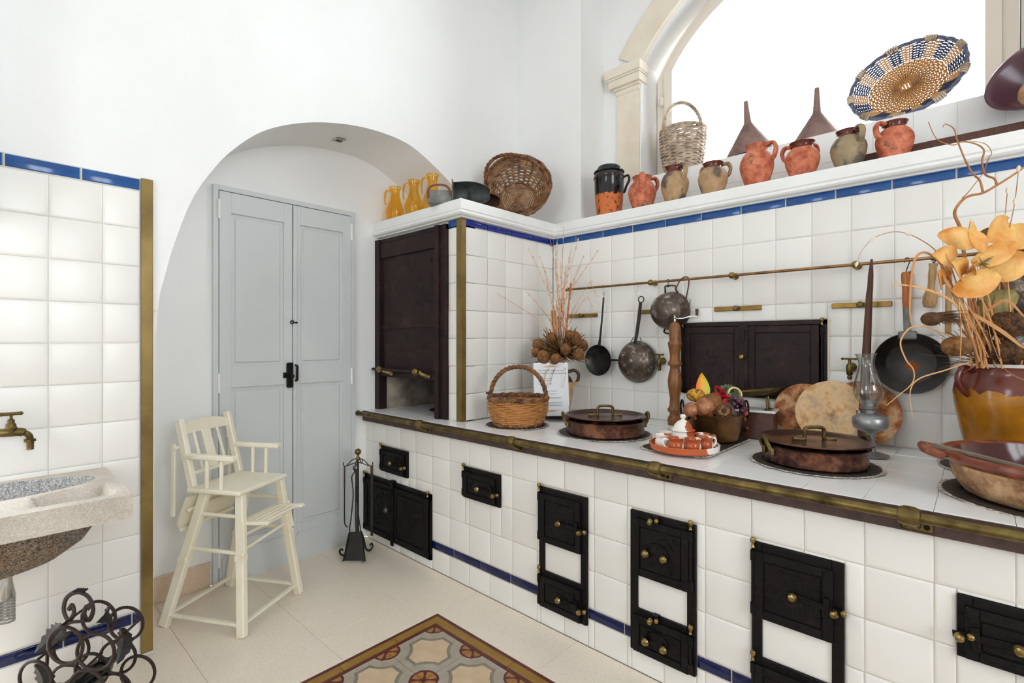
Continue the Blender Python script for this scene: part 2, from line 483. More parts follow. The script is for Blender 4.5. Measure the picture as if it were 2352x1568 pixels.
def border_tile(L, mitre):
    a, h = L/2, .0352
    poly = [(-a, -h), (a, -h), (a, h), (-a + (0 if not mitre else 0), h)]
    if mitre: poly = [(-a+.0704, -h), (a, -h), (a, h), (-a, h)]
    mb = MB(); mb.prism(poly, 0, .005); return mb.mesh('border_tile', M['cement_border'], ang=20)
bl = border_tile(.2435, False); bm_ = border_tile(.2435, True)
bmm = MB(); bmm.prism([(-.12175, -.0352), (.12175, -.0352), (.12175, .0352), (-.12175+.0704, .0352)][::1], 0, .005)
bm2 = bmm.mesh('border_tile', M['cement_border'], ang=20)
for k in range(9):
    put('border_tile', bm_ if k == 0 else bl, floor, (CX+.2455*(k+.5), CY-.0365, -.005))
    put('border_tile', bm2 if k == 0 else bl, floor, (CX+.0365, CY-.2455*(k+.5), -.005), (0, 0, R(-90)))
    put('border_tile', bl, floor, (CX+.2455*(k+.5)+.146, CY-CD+.0365, -.005))
    put('border_tile', bl, floor, (CX+CW-.0365, CY-.2455*(k+.5)-.146, -.005), (0, 0, R(-90)))

# skirting in the niche beside the door
struct('baseboard_niche', MB().bbox(NB, NB+.014, -2.13, -1.782, 0, .125, .003), M['skirting'])

# ---- left tiled wall (sink side)
lay(wall_left, 'E', .0005, [-2.567, -2.417, -2.267, -2.15], [1.834] + [1.687-.15*k for k in range(0, 11)][:11] , 'tile_white')
lay(wall_left, 'E', .0005, [-2.567, -2.417, -2.267, -2.15], [.137, 0.0], 'tile_white')
lay(wall_left, 'E', .001, [-2.728, -2.5277, -2.3277, -2.15], [1.836, 1.884], 'tile_cobalt', gap=.006, name='border_strip')
lay(wall_left, 'E', .001, [-2.577, -2.377, -2.177, -2.15], [.139, .184], 'tile_navy', gap=.004, name='border_strip')
# grout field under the tiles
mb = MB(); mb.box(0, .002, -2.6, -2.151, 0, 1.884); mb.build('grout_bed', M['grout_white'], wall_left)
MB().bbox(-.004, .012, -2.149, -2.1105, .012, 1.886, .0015).build('edge_strip', M['brass_strip'], wall_left)
# plaster chip where the arch springs beside the strip
mb = MB(); mb.prism([(-2.118, 1.365), (-2.09, 1.372), (-2.112, 1.356), (-2.119, 1.352)], -.004, .006, M=Matrix(((0,0,1,0),(1,0,0,0),(0,1,0,0),(0,0,0,1)))); mb.build('chipped_plaster', M['stone_cream'], wall_left)

# ---- door in the niche
door = thing('door_1', 'pale grey double door with four sunk panels in the arched niche', 'door', (NB, 0, 0))
door['kind'] = 'structure'
DY0, DY1, DZ = -1.772, -.980, 2.045
mb = MB()
for (a, b, c, d) in ((DY0, DY0+.026, 0, DZ), (DY1-.026, DY1, 0, DZ), (DY0+.026, DY1-.026, DZ-.026, DZ)): mb.bbox(0, .022, a, b, c, d, .002)
mb.build('door_frame', M['door_paint'], door)
MB().box(.0, .003, DY0+.02, DY1-.02, 0, DZ-.02).build('shadow_gap', M['dark_gap'], door)
DM = -1.370
def leaf(ya, yb, inner_left):
    z0, z1 = .006, DZ-.030
    px0, px1 = (-1.687, -1.419) if inner_left else (-1.326, -1.065)
    o = MB()
    for (a, b, c, d) in ((ya, px0, z0, z1), (px1, yb, z0, z1), (px0, px1, 1.909, z1), (px0, px1, 1.003, 1.114), (px0, px1, z0, .205)):
        o.bbox(.004, .024, a, b, c, d, .0012)
    lf = o.build('door_leaf', M['door_paint'], door, ang=20)
    for (c, d) in ((1.114, 1.909), (.205, 1.003)):
        p = MB(); p.box(.004, .012, px0, px1, c, d)
        i = .016
        vs = [(.012, px0+i, c+i), (.012, px1-i, c+i), (.012, px1-i, d-i), (.012, px0+i, d-i), (.019, px0+i+.006, c+i+.006), (.019, px1-i-.006, c+i+.006), (.019, px1-i-.006, d-i-.006), (.019, px0+i+.006, d-i-.006)]
        p.add(vs, [(4,5,6,7), (0,1,5,4), (1,2,6,5), (2,3,7,6), (3,0,4,7)])
        p.build('door_panel', M['door_paint'], lf, ang=15)
    k = MB(); k.prism([(ya+.012, 0), (yb-.002, 0), (yb-.002, .16), (ya+.05 if inner_left else ya+.03, .16), (ya+.012, .13)], 0, .012, M=Matrix(((0,0,1,.024),(1,0,0,0),(0,1,0,0),(0,0,0,1))))
    vs = [(.036, ya+.02, .13), (.036, yb-.004, .13), (.024, yb-.004, .172), (.024, ya+.05, .172)]
    k.build('kick_board', M['door_paint'], lf, ang=20)
    yy = ya if inner_left else yb
    for zz in (1.92, 1.03, .14):
        h = MB(); h.lathe([(.0001,-.05),(.006,-.05),(.006,.05),(.0001,.05)], 8, T(.026, yy+(-.002 if inner_left else .002), zz)); h.build('hinge', M['white_paint'], lf)
    return lf
l1 = leaf(DY0+.028, DM-.002, True)
l2 = leaf(DM+.002, DY1-.028, False)
MB().bbox(.024, .032, DM+.001, DM+.022, .01, DZ-.032, .002).build('cover_strip', M['door_paint'], l2)
k = MB(); k.bbox(.024, .046, -1.408, -1.374, .985, 1.125, .006); k.bbox(.024, .034, -1.425, -1.408, 1.04, 1.07, .002)
k.lathe([(.0001,0),(.012,0),(.012,.02),(.0001,.022)], 12, T(.046, -1.390, 1.05) @ RY(R(90)))
lk = k.build('rim_lock', M['iron'], l1); 
k = MB(); k.tube([(.024,-1.356,1.02),(.05,-1.356,1.025),(.052,-1.356,1.105),(.024,-1.356,1.11)], .007, 8); k.bbox(.024, .03, -1.366, -1.346, 1.01, 1.12, .002); k.build('door_pull', M['iron'], l2)
k = MB(); k.lathe([(.006,-.003),(.011,-.003),(.011,.003),(.006,.003)], 12, T(.036, -1.378, 1.352) @ RY(R(90)), closed=True); k.build('keyhole', M['iron'], l1)
k = MB(); k.lathe([(.0001,0),(.009,0),(.008,.006),(.0001,.008)], 12, T(.032, -1.355, 1.350) @ RY(R(90)), sx=.6); k.build('keyhole_cover', M['iron'], l2)

# recessed spotlight in the vault
sp_ = thing('recessed_spotlight', 'small square recessed spotlight in the ceiling of the arched niche', 'spotlight', (-.24, -1.185, 2.389), (R(3), 0, 0))
mb = MB(); mb.lathe([(.026,-.004),(.036,-.006),(.040,0),(.026,0)], 4, RZ(R(45)), closed=True); mb.build('bezel', plain('chrome', srgb(190,185,175), .25, .9).m, sp_)
mb = MB(); mb.lathe([(.0001,.004),(.018,.002),(.026,-.002)], 16); mb.build('lens', plain('lens_grey', srgb(120,112,98), .2).m, sp_)

# ---- back wall: tiled up to the ledge, window wall above and behind
mb = MB(); mb.box(.38, 4.75, 0.0, .336, 0, 1.99); mb.box(-.44, .38, .0, .3, 0, 1.99)
wall_back = struct('wall_back', mb, M['plaster'])
mb = MB(); mb.box(.378, 3.3, -.002, 0.0, .80, 1.915); mb.build('grout_bed', M['grout_white'], wall_back)
zr = [1.875-.1525*k for k in range(8)]
xr = [.377] + [.5171+.15*i for i in range(0, 20)]
DOORB = (1.255, 1.930, .970, 1.342)
lay(wall_back, 'S', -.0005, xr, zr, 'tile_white', holes=[DOORB])
lay(wall_back, 'S', -.001, [.377] + [.5596+.2*i for i in range(0, 15)], [1.873, 1.916], 'tile_cobalt', gap=.005, name='border_strip')
# upper wall left of the window
mb = MB(); mb.box(-.01, .553, .059, .35, 1.95, HC); struct('wall_back_upper', mb, M['plaster'])
# window wall with the segmental opening
WX, WZ = 1.70, 2.46
def wallring(R0, y):
    a0 = math.acos((WX-.83)/R0)
    return [(WX - R0*math.cos(a0 + (PI-2*a0)*i/28), WZ + R0*math.sin(a0 + (PI-2*a0)*i/28)) for i in range(29)]
opn = wallring(1.05, .336)
mb = MB()
YF, YB = .336, .64
prof = [(.83, 2.292)] + opn + [(2*WX-.83, 2.292)]
for i in range(len(opn)-1):
    (xa_, za_), (xb_, zb_) = opn[i], opn[i+1]
    quad(mb, (xa_, YF, za_), (xb_, YF, zb_), (xb_, YF, HC), (xa_, YF, HC))
quad(mb, (.55, YF, 1.98), (.83, YF, 1.98), (.83, YF, HC), (.55, YF, HC))
quad(mb, (2*WX-.83, YF, 1.98), (4.8, YF, 1.98), (4.8, YF, HC), (2*WX-.83, YF, HC))
# splayed reveal
opb = [(WX + (x-WX)*.985, z) for x, z in opn]
pb_ = [(.845, 2.292)] + opb + [(2*WX-.845, 2.292)]
for i in range(len(prof)-1):
    quad(mb, (prof[i][0], YF, prof[i][1]), (pb_[i][0], YB, pb_[i][1]), (pb_[i+1][0], YB, pb_[i+1][1]), (prof[i+1][0], YF, prof[i+1][1]))
# outside face so no light leaks
for i in range(len(opb)-1):
    (xa_, za_), (xb_, zb_) = opb[i], opb[i+1]
    quad(mb, (xa_, YB, za_), (xb_, YB, zb_), (xb_, YB, HC), (xa_, YB, HC))
quad(mb, (.0, YB, 1.98), (.845, YB, 1.98), (.845, YB, HC), (.0, YB, HC))
quad(mb, (2*WX-.845, YB, 1.98), (4.8, YB, 1.98), (4.8, YB, HC), (2*WX-.845, YB, HC))
wall_window = struct('wall_window', mb, M['plaster'], fix=False)
# low parapet under the window, faced with flat white tiles
mb = MB(); mb.box(.70, 3.0, .322, YB, 1.985, 2.290)
wall_sill = struct('wall_sill', mb, M['white_paint'])
lay(wall_sill, 'S', .3222, [.705+.15*k for k in range(15)], [2.29, 2.14, 1.99], 'tile_top', gap=.0012, flat=True, t=.003, jit=.0002)

# stone surround of the window: pilasters, capitals and archivolt
trim = MB()
for s_ in (0, 1):
    mx_ = (lambda x: x) if s_ == 0 else (lambda x: 2*WX - x)
    a, b = sorted((mx_(.661), mx_(.822)))
    trim.bbox(a, b, .318, .36, 2.291, 2.873, .003)
    for (o, z0, z1) in ((.004, 2.872, 2.905), (.012, 2.905, 2.922), (.03, 2.922, 2.972), (.044, 2.985, 3.045)):
        c, d = sorted((mx_(.661-o*1.6), mx_(.822+o*.7)))
        trim.bbox(c, d, .318-o, .40, z0, z1, .003)
    o0, o1 = .03, .044
    c, d = sorted((mx_(.661-.037*1.6), mx_(.822+.037*.7))); trim.bbox(c, d, .318-.036, .40, 2.972, 2.985, .002)
struct('trim_2', trim, M['stone_cream'])
ar = MB()
R1, R2 = 1.05, 1.222
a0 = math.acos((WX-.83)/R1)+.0; N_ = 32
vs = []; fs = []
for i in range(N_+1):
    a = a0-.02 + (PI-2*a0+.04)*i/N_
    ca, sa = -math.cos(a), math.sin(a)
    for (r, y) in ((R1-.003, .322), (R2, .322), (R2, .34), (R1-.003, .36)): vs.append((WX+r*ca, y, WZ+r*sa))
for i in range(N_):
    for k in range(4):
        fs.append((i*4+k, i*4+(k+1) % 4, (i+1)*4+(k+1) % 4, (i+1)*4+k))
ar.add(vs, fs); struct('trim_3', ar, M['stone_cream'])

# window: arched timber frame and glass
m = Mat('window_glass'); tr = m.n('ShaderNodeBsdfTransparent'); gl = m.n('ShaderNodeBsdfGlossy', inp={'Roughness': .02})
mxs = m.n('ShaderNodeMixShader'); fr = m.n('ShaderNodeFresnel', inp={'IOR': 1.3}); m.l(fr.outputs[0], mxs.inputs[0]); m.l(tr.outputs[0], mxs.inputs[1]); m.l(gl.outputs[0], mxs.inputs[2]); m.l(mxs.outputs[0], m.o.inputs[0]); M['window_glass'] = m.m
plain('frame_cream', srgb(236,226,212), .5)
def ring_frame(r0, r1, ya, yb, jx0, jx1, zb_):
    """arched frame: jambs from zb_ up plus a segment of a ring"""
    cx, cz = 1.70, 2.54; o = MB(); vs = []; fs = []
    P0 = []; P1 = []
    for (rr, jx, P) in ((r0, jx0, P0), (r1, jx1, P1)):
        zs = cz + math.sqrt(max(rr*rr-(cx-jx)**2, 0)); a_ = math.acos((cx-jx)/rr)
        P.append((jx, zb_)); 
        for i in range(25):
            a = a_ + (PI-2*a_)*i/24; P.append((cx-rr*math.cos(a), cz+rr*math.sin(a)))
        P.append((2*cx-jx, zb_))
    for p, q in zip(P0, P1): vs += [(p[0], ya, p[1]), (q[0], ya, q[1]), (q[0], yb, q[1]), (p[0], yb, p[1])]
    for i in range(len(P0)-1):
        for k in range(4): fs.append((i*4+k, i*4+(k+1) % 4, (i+1)*4+(k+1) % 4, (i+1)*4+k))
    fs += [(0,1,2,3), tuple((len(P0)-1)*4+k for k in range(4))]
    o.add(vs, fs); return o, P1
o, _ = ring_frame(.97, .925, .53, .60, .845, .905, 2.29)
win = struct('window_1', o, M['frame_cream'])
o, P1 = ring_frame(.929, .885, .515, .565, .901, .955, 2.29); o.bbox(.95, 2.45, .515, .565, 2.29, 2.335, .003)
sash = o.build('sash', M['frame_cream'], win)
o = MB(); o.add([(x, .545, z) for x, z in P1], [tuple(range(len(P1)))]); o.build('glass_pane', M['window_glass'], win)
MB().bbox(.878, .90, .49, .535, 2.80, 2.86, .006).build('window_catch', M['frame_cream'], win)

# ---- moulded ledge that runs round the hood and along the back wall
HX, HY = .375, -.80                # outer corner of the hood
ZL = 2.0
prof = [(-.02, 0), (.050, 0), (.054, -.006), (.054, -.052), (.048, -.0575), (.051, -.062), (.052, -.070), (.044, -.078), (.026, -.083), (.022, -.088), (-.02, -.088)]
mb = MB()
path = [(-.44, HY, ZL, 0, -1), (HX, HY, ZL, 1, -1), (HX, 0, ZL, 1, -1), (4.7, 0, ZL, 0, -1)]
mb.sweep(prof, path)
mb.box(-.44, HX, HY, .06, ZL-.03, ZL-.0005); mb.box(.3, 4.7, -.01, .33, ZL-.03, ZL-.0005)
trim1 = struct('trim_1', mb, M['white_paint'], ang=25)

# ---- hood over the corner hearth
hood = thing('cooking_hood', 'white tiled corner hearth hood with a dark sliding iron screen', 'stove hood', (0, 0, 0))
mb = MB()
mb.box(-.44, HX-.002, HY+.004, HY+.03, 1.75, 1.914); 
mb.box(.262, HX-.002, HY+.004, HY+.10, .808, 1.914)
mb.box(-.44, -.39, HY+.03, -.02, .808, 1.914)
mb.box(.30, HX-.002, HY+.03, -.002, .808, 1.914); mb.box(-.44, HX-.002, -.03, -.002, .808, 1.914); mb.box(-.44, HX-.002, HY+.03, -.002, 1.5, 1.52)
mottled('hearth_wall', srgb(176,164,150), srgb(92,82,74), 6, .9, lo=.35, hi=.7, bump=.4)
mb.build('hood_body', M['grout_white'], hood)
hz = zr
lay(hood, 'E', HX-.0018, [HY+.024, -.605, -.455, -.305, -.155, -.005], [1.870-.1525*k for k in range(7)] + [.81], 'tile_white')
lay(hood, 'E', HX-.001, [HY+.024, -.611, -.413, -.211, -.009], [1.873, 1.912], 'tile_ultramarine', gap=.005, name='border_strip')
lay(hood, 'S', HY+.003, [.264, .341], [1.870-.1525*k for k in range(7)] + [.81], 'tile_white')
lay(hood, 'S', HY+.003, [.264, .341], [1.873, 1.912], 'tile_cobalt', name='border_strip')
mb = MB(); mb.prism([(.341, HY-.008), (HX+.009, HY-.008), (HX+.009, HY+.024), (HX, HY+.024), (HX, HY+.001), (.341, HY+.001)], .809, 1.908); mb.build('corner_strip', M['brass_strip'], hood)
# black hearth lining and the side wall seen through the opening
mb = MB(); mb.box(-.39, -.36, HY+.03, -.03, .809, 1.5); mb.build('hearth_side', M['hearth_wall'], hood)
plain('soot', srgb(14,12,12), .95)
mb = MB(); mb.box(-.36, .30, -.06, -.031, .809, 1.5); mb.box(.29, .30, HY+.10, -.03, .809, 1.5); mb.box(-.36, .30, -.45, -.06, 1.2, 1.21); mb.build('hearth_lining', M['soot'], hood)
# screen: frame channels, sliding panel, cross bars, rail
IR = M['iron_brown']
sc_ = MB()
for (a, b, c, d, e, f) in ((-.49, -.455, HY-.012, HY+.03, .809, 1.896), (-.455, -.39, HY-.03, HY+.03, .809, 1.896), (.180, .214, HY-.034, HY+.012, .809, 1.896), (.214, .264, HY-.02, HY+.03, .809, 1.896), (-.455, .264, HY-.018, HY+.02, 1.868, 1.896), (-.39, .18, HY-.022, HY+.012, 1.775, 1.868)):
    sc_.bbox(max(a, -.4395), b, c, d, e, f, .002)
scr = sc_.build('screen_frame', IR, hood)
for (xx, zz) in ((.24, 1.70), (.24, 1.30), (.24, .95), (-.415, 1.60), (-.415, 1.15)):
    MB().ball((xx, HY-.021 if xx > 0 else HY-.031, zz), .006, 8, 5).build('rivet', IR, scr)
MB().bbox(-.392, .182, HY-.008, HY+.0, 1.035, 1.78, .001).build('screen_panel', IR, hood)
MB().bbox(-.392, .182, HY-.016, HY-.008, 1.325, 1.352, .002).build('screen_crossbar', IR, hood)
MB().bbox(-.392, .182, HY-.020, HY-.008, 1.020, 1.050, .002).build('screen_bottom_bar', IR, hood)
rl = MB(); rl.tube([(-.41, HY-.060, 1.068), (.075, HY-.060, 1.068)], .009, 10); rl = rl.build('screen_handle', IR, hood)
for xx in (-.33, .045):
    k = MB(); k.lathe([(.0001,-.024),(.011,-.022),(.020,-.010),(.022,0),(.020,.010),(.011,.022),(.0001,.024)], 14, T(xx, HY-.060, 1.068) @ RY(R(90))); k.build('handle_ball', M['brass_bright'], rl)
for xx in (-.30, .075):
    k = MB(); k.tube([(xx, HY-.060, 1.062), (xx+.02, HY-.04, 1.05), (xx+.03, HY-.018, 1.042)], [.009,.012,.014], 10); k.ball((xx+.045, HY-.022, 1.040), .012, 10, 6); k.ball((xx+.01, HY-.02, 1.042), .008, 8, 5); k.build('handle_bracket', M['brass_bright'], rl)
for xx in (-.415, .082): MB().ball((xx, HY-.060, 1.068), .008, 8, 5).build('handle_tip', M['brass_bright'], rl)

# ------------------------------------------------------------------ the tiled stove and its worktop
FY = -.893; ZT = .808
stove = thing('tiled_stove', 'long white tiled masonry stove front with black iron fire doors', 'stove', (0, 0, 0))
DOORS = {'d1': (-.253, .018, .455, .608), 'd2': (-.439, .236, .048, .405), 'd3': (.504, .761, .454, .609), 'd4': (1.004, 1.255, .085, .606),
         'd5': (1.454, 1.705, .083, .607), 'd6': (1.889, 2.138, .083, .604), 'd7': (2.379, 2.632, .449, .604)}
mb = MB(); mb.box(-.4395, 3.4, FY+.0035, -.003, 0, ZT-.02); mb.build('stove_body', M['grout'], stove)
fx = [-.4395] + [-.3651+.15*i for i in range(0, 26)]
hl = list(DOORS.values())
lay(stove, 'S', FY+.0052, fx, [.741, .6131, .4631, .3131, .160], 'tile_white', holes=hl)
lay(stove, 'S', FY+.0052, fx, [.112, .0], 'tile_white', holes=hl)
lay(stove, 'S', FY+.0045, [-.4395] + [.418-.2*k for k in range(4, -1, -1)][0:0] + [.018, .218, .418, .621, .822, 1.022, 1.222, 1.422, 1.622, 1.822, 2.022, 2.222, 2.422, 2.622, 2.822, 3.02], [.114, .158], 'tile_navy', holes=hl, gap=.004, name='border_strip')
MB().bbox(-.4395, 3.4, -.918, FY+.02, .743, .806, .001).build('edge_band', M['iron_strip'], stove)
# tile pieces inside the open middles of the tall doors
for k in ('d4', 'd5', 'd6'):
    x0, x1, _, _ = DOORS[k]
    put('tile', tile_mesh(x1-x0-.05, .128, 'tile_white'), stove, ((x0+x1)/2, FY+.0035, .306), FR['S'])

plain('rust', srgb(150,84,40), .9)
def knob(par, x, z, y, r=.012, double=False):
    k = MB()
    k.lathe([(.0001,0),(r*.55,0),(r*.5,.006),(r*1.05,.008),(r*1.1,.012),(r*.8,.019),(r*.3,.022),(.0001,.022)], 14, T(x, y, z) @ RX(R(90)))
    k.build('knob', M['brass_bright'], par)
    if double: 
        k = MB(); k.ball((x+.021, y-.004, z+.006), r*.85, 10, 6); k.build('knob', M['brass_bright'], par)
def finial(par, x, z, y):
    k = MB(); k.lathe([(.0001,-.012),(.007,-.012),(.0045,-.006),(.004,0),(.008,.004),(.0095,.011),(.007,.018),(.0001,.021)], 10, T(x, y, z)); k.build('finial', M['brass_bright'], par)
def hinge_rod(par, x, z0, z1, y):
    k = MB(); k.tube([(x, y, z0), (x, y, z1)], .0055, 8)
    for z in (z0+.02, z1-.02): k.lathe([(.0085,-.016),(.0085,.016),(.0001,.016),(.0001,-.016)], 8, T(x, y, z), closed=True)
    k.build('hinge', M['iron'], par)
def leafplate(par, x0, x1, z0, z1, y, name='door_leaf', rim=.026, rot=0, hx=None, mat='iron'):
    o = MB()
    o.box(x0, x1, y-.004, y, z0, z1)
    for (a, b, c, d) in ((x0, x0+rim, z0, z1), (x1-rim, x1, z0, z1), (x0+rim, x1-rim, z0, z0+rim), (x0+rim, x1-rim, z1-rim, z1)): o.bbox(a, b, y-.010, y-.004, c, d, .0015)
    o.bbox(x0+rim+.004, x1-rim-.004, y-.007, y-.004, z0+rim+.004, z1-rim-.004, .001)
    l = o.build(name, M[mat], par, ang=20)
    return l
def latch(par, xk, zk, xe, ze, y):
    """strap from the middle knob to the keeper"""
    k = MB(); d = Vector((xe-xk, 0, ze-zk)); L = d.length; a = math.atan2(d.z, d.x)
    k.bbox(0, L+.02, -.004, 0, -.0085, .0085, .001, M=T(xk, y, zk) @ RY(-a)); k.bbox(L*.68, L*.68+.016, -.008, .0, -.026, .03, .001, M=T(xk, y, zk) @ RY(-a))
    k.build('latch', M['iron'], par)
def fire_door(key, label, hinge='L', mid=False, style='single'):
    x0, x1, z0, z1 = DOORS[key]; y = FY
    fr = MB(); w = .03
    rects = [(x0, x0+w, z0, z1), (x1-w, x1, z0, z1), (x0+w, x1-w, z1-w*.9, z1), (x0+w, x1-w, z0, z0+w*.9)]
    if mid: rects += [(x0+w, x1-w, .370, .395), (x0+w, x1-w, .212, .243)]
    for (a, b, c, d) in rects: fr.bbox(a, b, y-.009, y+.005, c, d, .0015)
    D = fr.build('fire_door', M['iron'], stove, ang=20)
    if label: D['label'] = label
    hx = x0+.006 if hinge == 'L' else x1-.014
    secs = [(.372, z1-.024), (z0+.004, .222)] if mid else [(z0+.004, z1-.022)]
    yl = y-.010
    for (c, d) in secs:
        a, b = (x0+.010, x1-.026) if hinge == 'L' else (x0+.016, x1-.02)
        leafplate(D, a, b, c, d, yl)
        hinge_rod(D, hx, c+.005, d+.004, yl-.006); finial(D, hx, d+.022, yl-.006)
        cz = (c+d)/2
        if style == 'single':
            xk = x0+.49*(x1-x0); xe = x1-.014 if hinge == 'L' else x0+.012
            if hinge == 'R': xk = x0+.44*(x1-x0)
            latch(D, xk, cz, xe, cz-.008, yl-.010)
            knob(D, xk, cz, yl-.013, .0125); knob(D, xe-.006, cz-.010, yl-.014, .011, True)
        else:
            for q in (.29, .57): knob(D, x0+q*(x1-x0), cz-.012, yl-.010, .0135)
            k = MB(); k.tube(arc((x0+.44*(x1-x0), yl-.010, cz-.012), .042, 0, PI, 12), .003, 6); k.build('draught_slide', M['iron'], D)
            k = MB(); k.bbox(x0+.095, x0+.118, yl-.012, y, d-.006, d+.026, .001); k.build('latch', M['iron'], D)
            knob(D, x0+.095, d+.006, yl-.014, .011, True)
    return D
fire_door('d1', 'small black iron flue door, leftmost and top of the stove front')
fire_door('d3', 'small black iron flue door with brass knob, alone between the tiles')
fire_door('d4', 'tall black iron door frame with two leaves and straight latches', mid=True)
fire_door('d5', 'tall black iron door frame with curved draught slides', hinge='R', mid=True, style='double')
fire_door('d6', 'tall black iron door frame whose upper leaf stands slightly open', mid=True)
fire_door('d7', 'small black iron flue door cut by the right edge', hinge='R')
# large double door at the left end
x0, x1, z0, z1 = DOORS['d2']
o = MB()
for (a, b, c, d) in ((x0, x0+.026, z0, z1), (x1-.03, x1, z0, z1), (x0, x1, z1-.03, z1), (x0, x1, z0, z0+.03)): o.bbox(a, b, FY-.010, FY+.005, c, d, .0015)
D = o.build('double_fire_door', M['iron'], stove, ang=20); D['label'] = 'wide black iron double door low at the left end of the stove'
xm = -.122
leafplate(D, x0+.012, xm+.012, z0+.012, z1-.024, FY-.011, rim=.03); leafplate(D, xm+.014, x1-.022, z0+.012, z1-.024, FY-.011, rim=.03)
k = MB(); k.bbox(xm-.008, xm+.022, FY-.026, FY-.020, z0-.012, z1+.012, .001); k.bbox(xm-.012, xm+.026, FY-.03, FY-.004, z1-.01, z1+.016, .003); k.tube([(xm+.007, FY-.03, .33), (xm+.007, FY-.03, z1-.04)], .004, 6); k.build('bolt', M['iron'], D)
plain('knob_dark', srgb(92,88,82), .3, .8)
k = MB(); k.lathe([(.0001,0),(.007,0),(.006,.012),(.016,.016),(.017,.026),(.011,.034),(.0001,.035)], 14, T(xm-.02, FY-.022, .245) @ RX(R(90))); k.build('knob', M['knob_dark'], D)
hinge_rod(D, x1-.016, z0+.01, z1-.02, FY-.018); finial(D, x1-.016, z1+.002, FY-.018); hinge_rod(D, x0+.010, z0+.01, z1-.02, FY-.018); finial(D, x0+.010, z1+.002, FY-.018)

# brass rail along the front edge
rail = thing('brass_rail', 'long brass tube rail along the front edge of the tiled stove', 'rail', (0, -.952, .793))
MB().tube([(-.4395, 0, 0), (3.35, 0, 0)], .0135, 14).build('rail_tube', M['brass'], rail)
MB().ball((-.435, 0, 0), .017, 12, 8).build('rail_end', M['brass'], rail)
bracket_x = [.206, .884, 1.581, 2.288, 2.99]
for xx in bracket_x:
    k = MB(); k.lathe([(.0135,-.024),(.020,-.022),(.0245,-.012),(.0255,0),(.0245,.012),(.020,.022),(.0135,.024)], 18, T(xx, 0, 0) @ RY(R(90)))
    k.tube([(xx+.008, .0, -.014), (xx+.012, .018, -.026), (xx+.014, .032, -.03)], [.009,.008,.010], 10)
    k.bbox(xx-.020, xx+.048, .028, .034, -.044, -.016, .004)
    b = k.build('rail_bracket', M['brass'], rail)
    for q in (-.008, .034):
        s_ = MB(); s_.lathe([(.0001,0),(.007,0),(.006,.002),(.0001,.003)], 10, T(xx+q, .028, -.03) @ RX(R(90))); s_.build('screw', M['iron'], b)

# worktop: flat white tiles with iron burner rims
top = thing('worktop', 'white tiled worktop of the stove with round iron burner rims', 'worktop', (0, 0, 0))
MB().box(-.4395, 3.4, -.912, -.002, ZT-.02, ZT-.0055).build('worktop_bed', M['grout_white'], top)
yt = [-.918, -.77, -.62, -.47, -.32, -.17, -.008]
lay(top, 'T', ZT-.006, fx, yt, 'tile_top', gap=.0012, flat=True, t=.006, jit=.0001)
m = Mat('rim_iron'); n = m.noise(60, 5, .7); m.col(m.ramp(n, [(.3, srgb(38,32,30)), (.7, srgb(78,68,62))])).set(rough=.6, spec=.3).bump(n, .4, .002); M['rim_iron'] = m.m
m = Mat('mortar'); n = m.noise(120, 4, .7); m.col(m.ramp(n, [(.4, srgb(120,108,96)), (.55, srgb(226,216,202))])).set(rough=.95).bump(n, .6, .003); M['mortar'] = m.m
def burner(x, y, r):
    o = MB(); o.lathe([(.0001,.0004),(r*.82,.0004),(r*.84,.004),(r*.97,.0045),(r,.002),(r,.0)], 40)
    # irregular mortar edge
    b = o.build('burner_rim', M['rim_iron'], top, (x, y, ZT))
    q = MB(); N_ = 64; vs = []; fs = []
    for i in range(N_):
        a = 2*PI*i/N_; w = random.uniform(.003, .014)
        vs += [(math.cos(a)*(r-.002), math.sin(a)*(r-.002), .0022), (math.cos(a)*(r+w), math.sin(a)*(r+w), .0003)]
    for i in range(N_): j = (i+1) % N_; fs.append((2*i, 2*i+1, 2*j+1, 2*j))
    q.add(vs, fs); q.build('mortar_edge', M['mortar'], b)
    return b
BURN = [(.652, -.662, .160), (1.115, -.552, .214), (1.988, -.545, .199), (2.590, -.600, .252), (2.49, -.225, .172), (.66, -.30, .15), (-.02, -.50, .17)]
for (x, y, r) in BURN: burner(x, y, r)
# square plate with rounded corners under the tray
o = MB(); P = []
for (cx_, cy_, a0) in ((1.61, -.28, 0), (1.47, -.28, 90), (1.47, -.69, 180), (1.61, -.69, 270)):
    for i in range(7): a = R(a0+15*i); P.append((cx_+.07*math.cos(a), cy_+.07*math.sin(a)))
o.prism(P, 0, .0045); b = o.build('burner_plate', M['rim_iron'], top, (0, 0, ZT))
q = MB(); N_ = len(P); vs = []; fs = []
for i in range(N_):
    px_, py_ = P[i]; w = random.uniform(.006, .014); d_ = Vector((px_-1.54, py_+.485)).normalized()
    vs += [(px_, py_, .004), (px_+d_.x*w, py_+d_.y*w, .0003)]
for i in range(N_): j = (i+1) % N_; fs.append((2*i, 2*i+1, 2*j+1, 2*j))
q.add(vs, fs); q.build('mortar_edge', M['mortar'], b)

# scrolled iron trivet standing in the hearth
tv = thing('scroll_trivet', 'black wrought scroll trivet standing in the dark hearth under the iron screen', 'trivet', (-.02, -.50, ZT+.005))
for k_ in range(3):
    a = R(120*k_+200); c_, s_ = math.cos(a), math.sin(a)
    pth = [(.05, .18), (.10, .20), (.13, .16), (.11, .10), (.09, .05), (.12, .006), (.15, .012), (.15, .03), (.135, .03)]
    MB().tube(bez([(c_*r_, s_*r_, z_) for r_, z_ in pth], 5), .005, 6).build('leg', M['iron'], tv)
MB().lathe([(.085,.178),(.095,.178),(.095,.186),(.085,.186)], 24, closed=True).build('ring', M['iron'], tv)

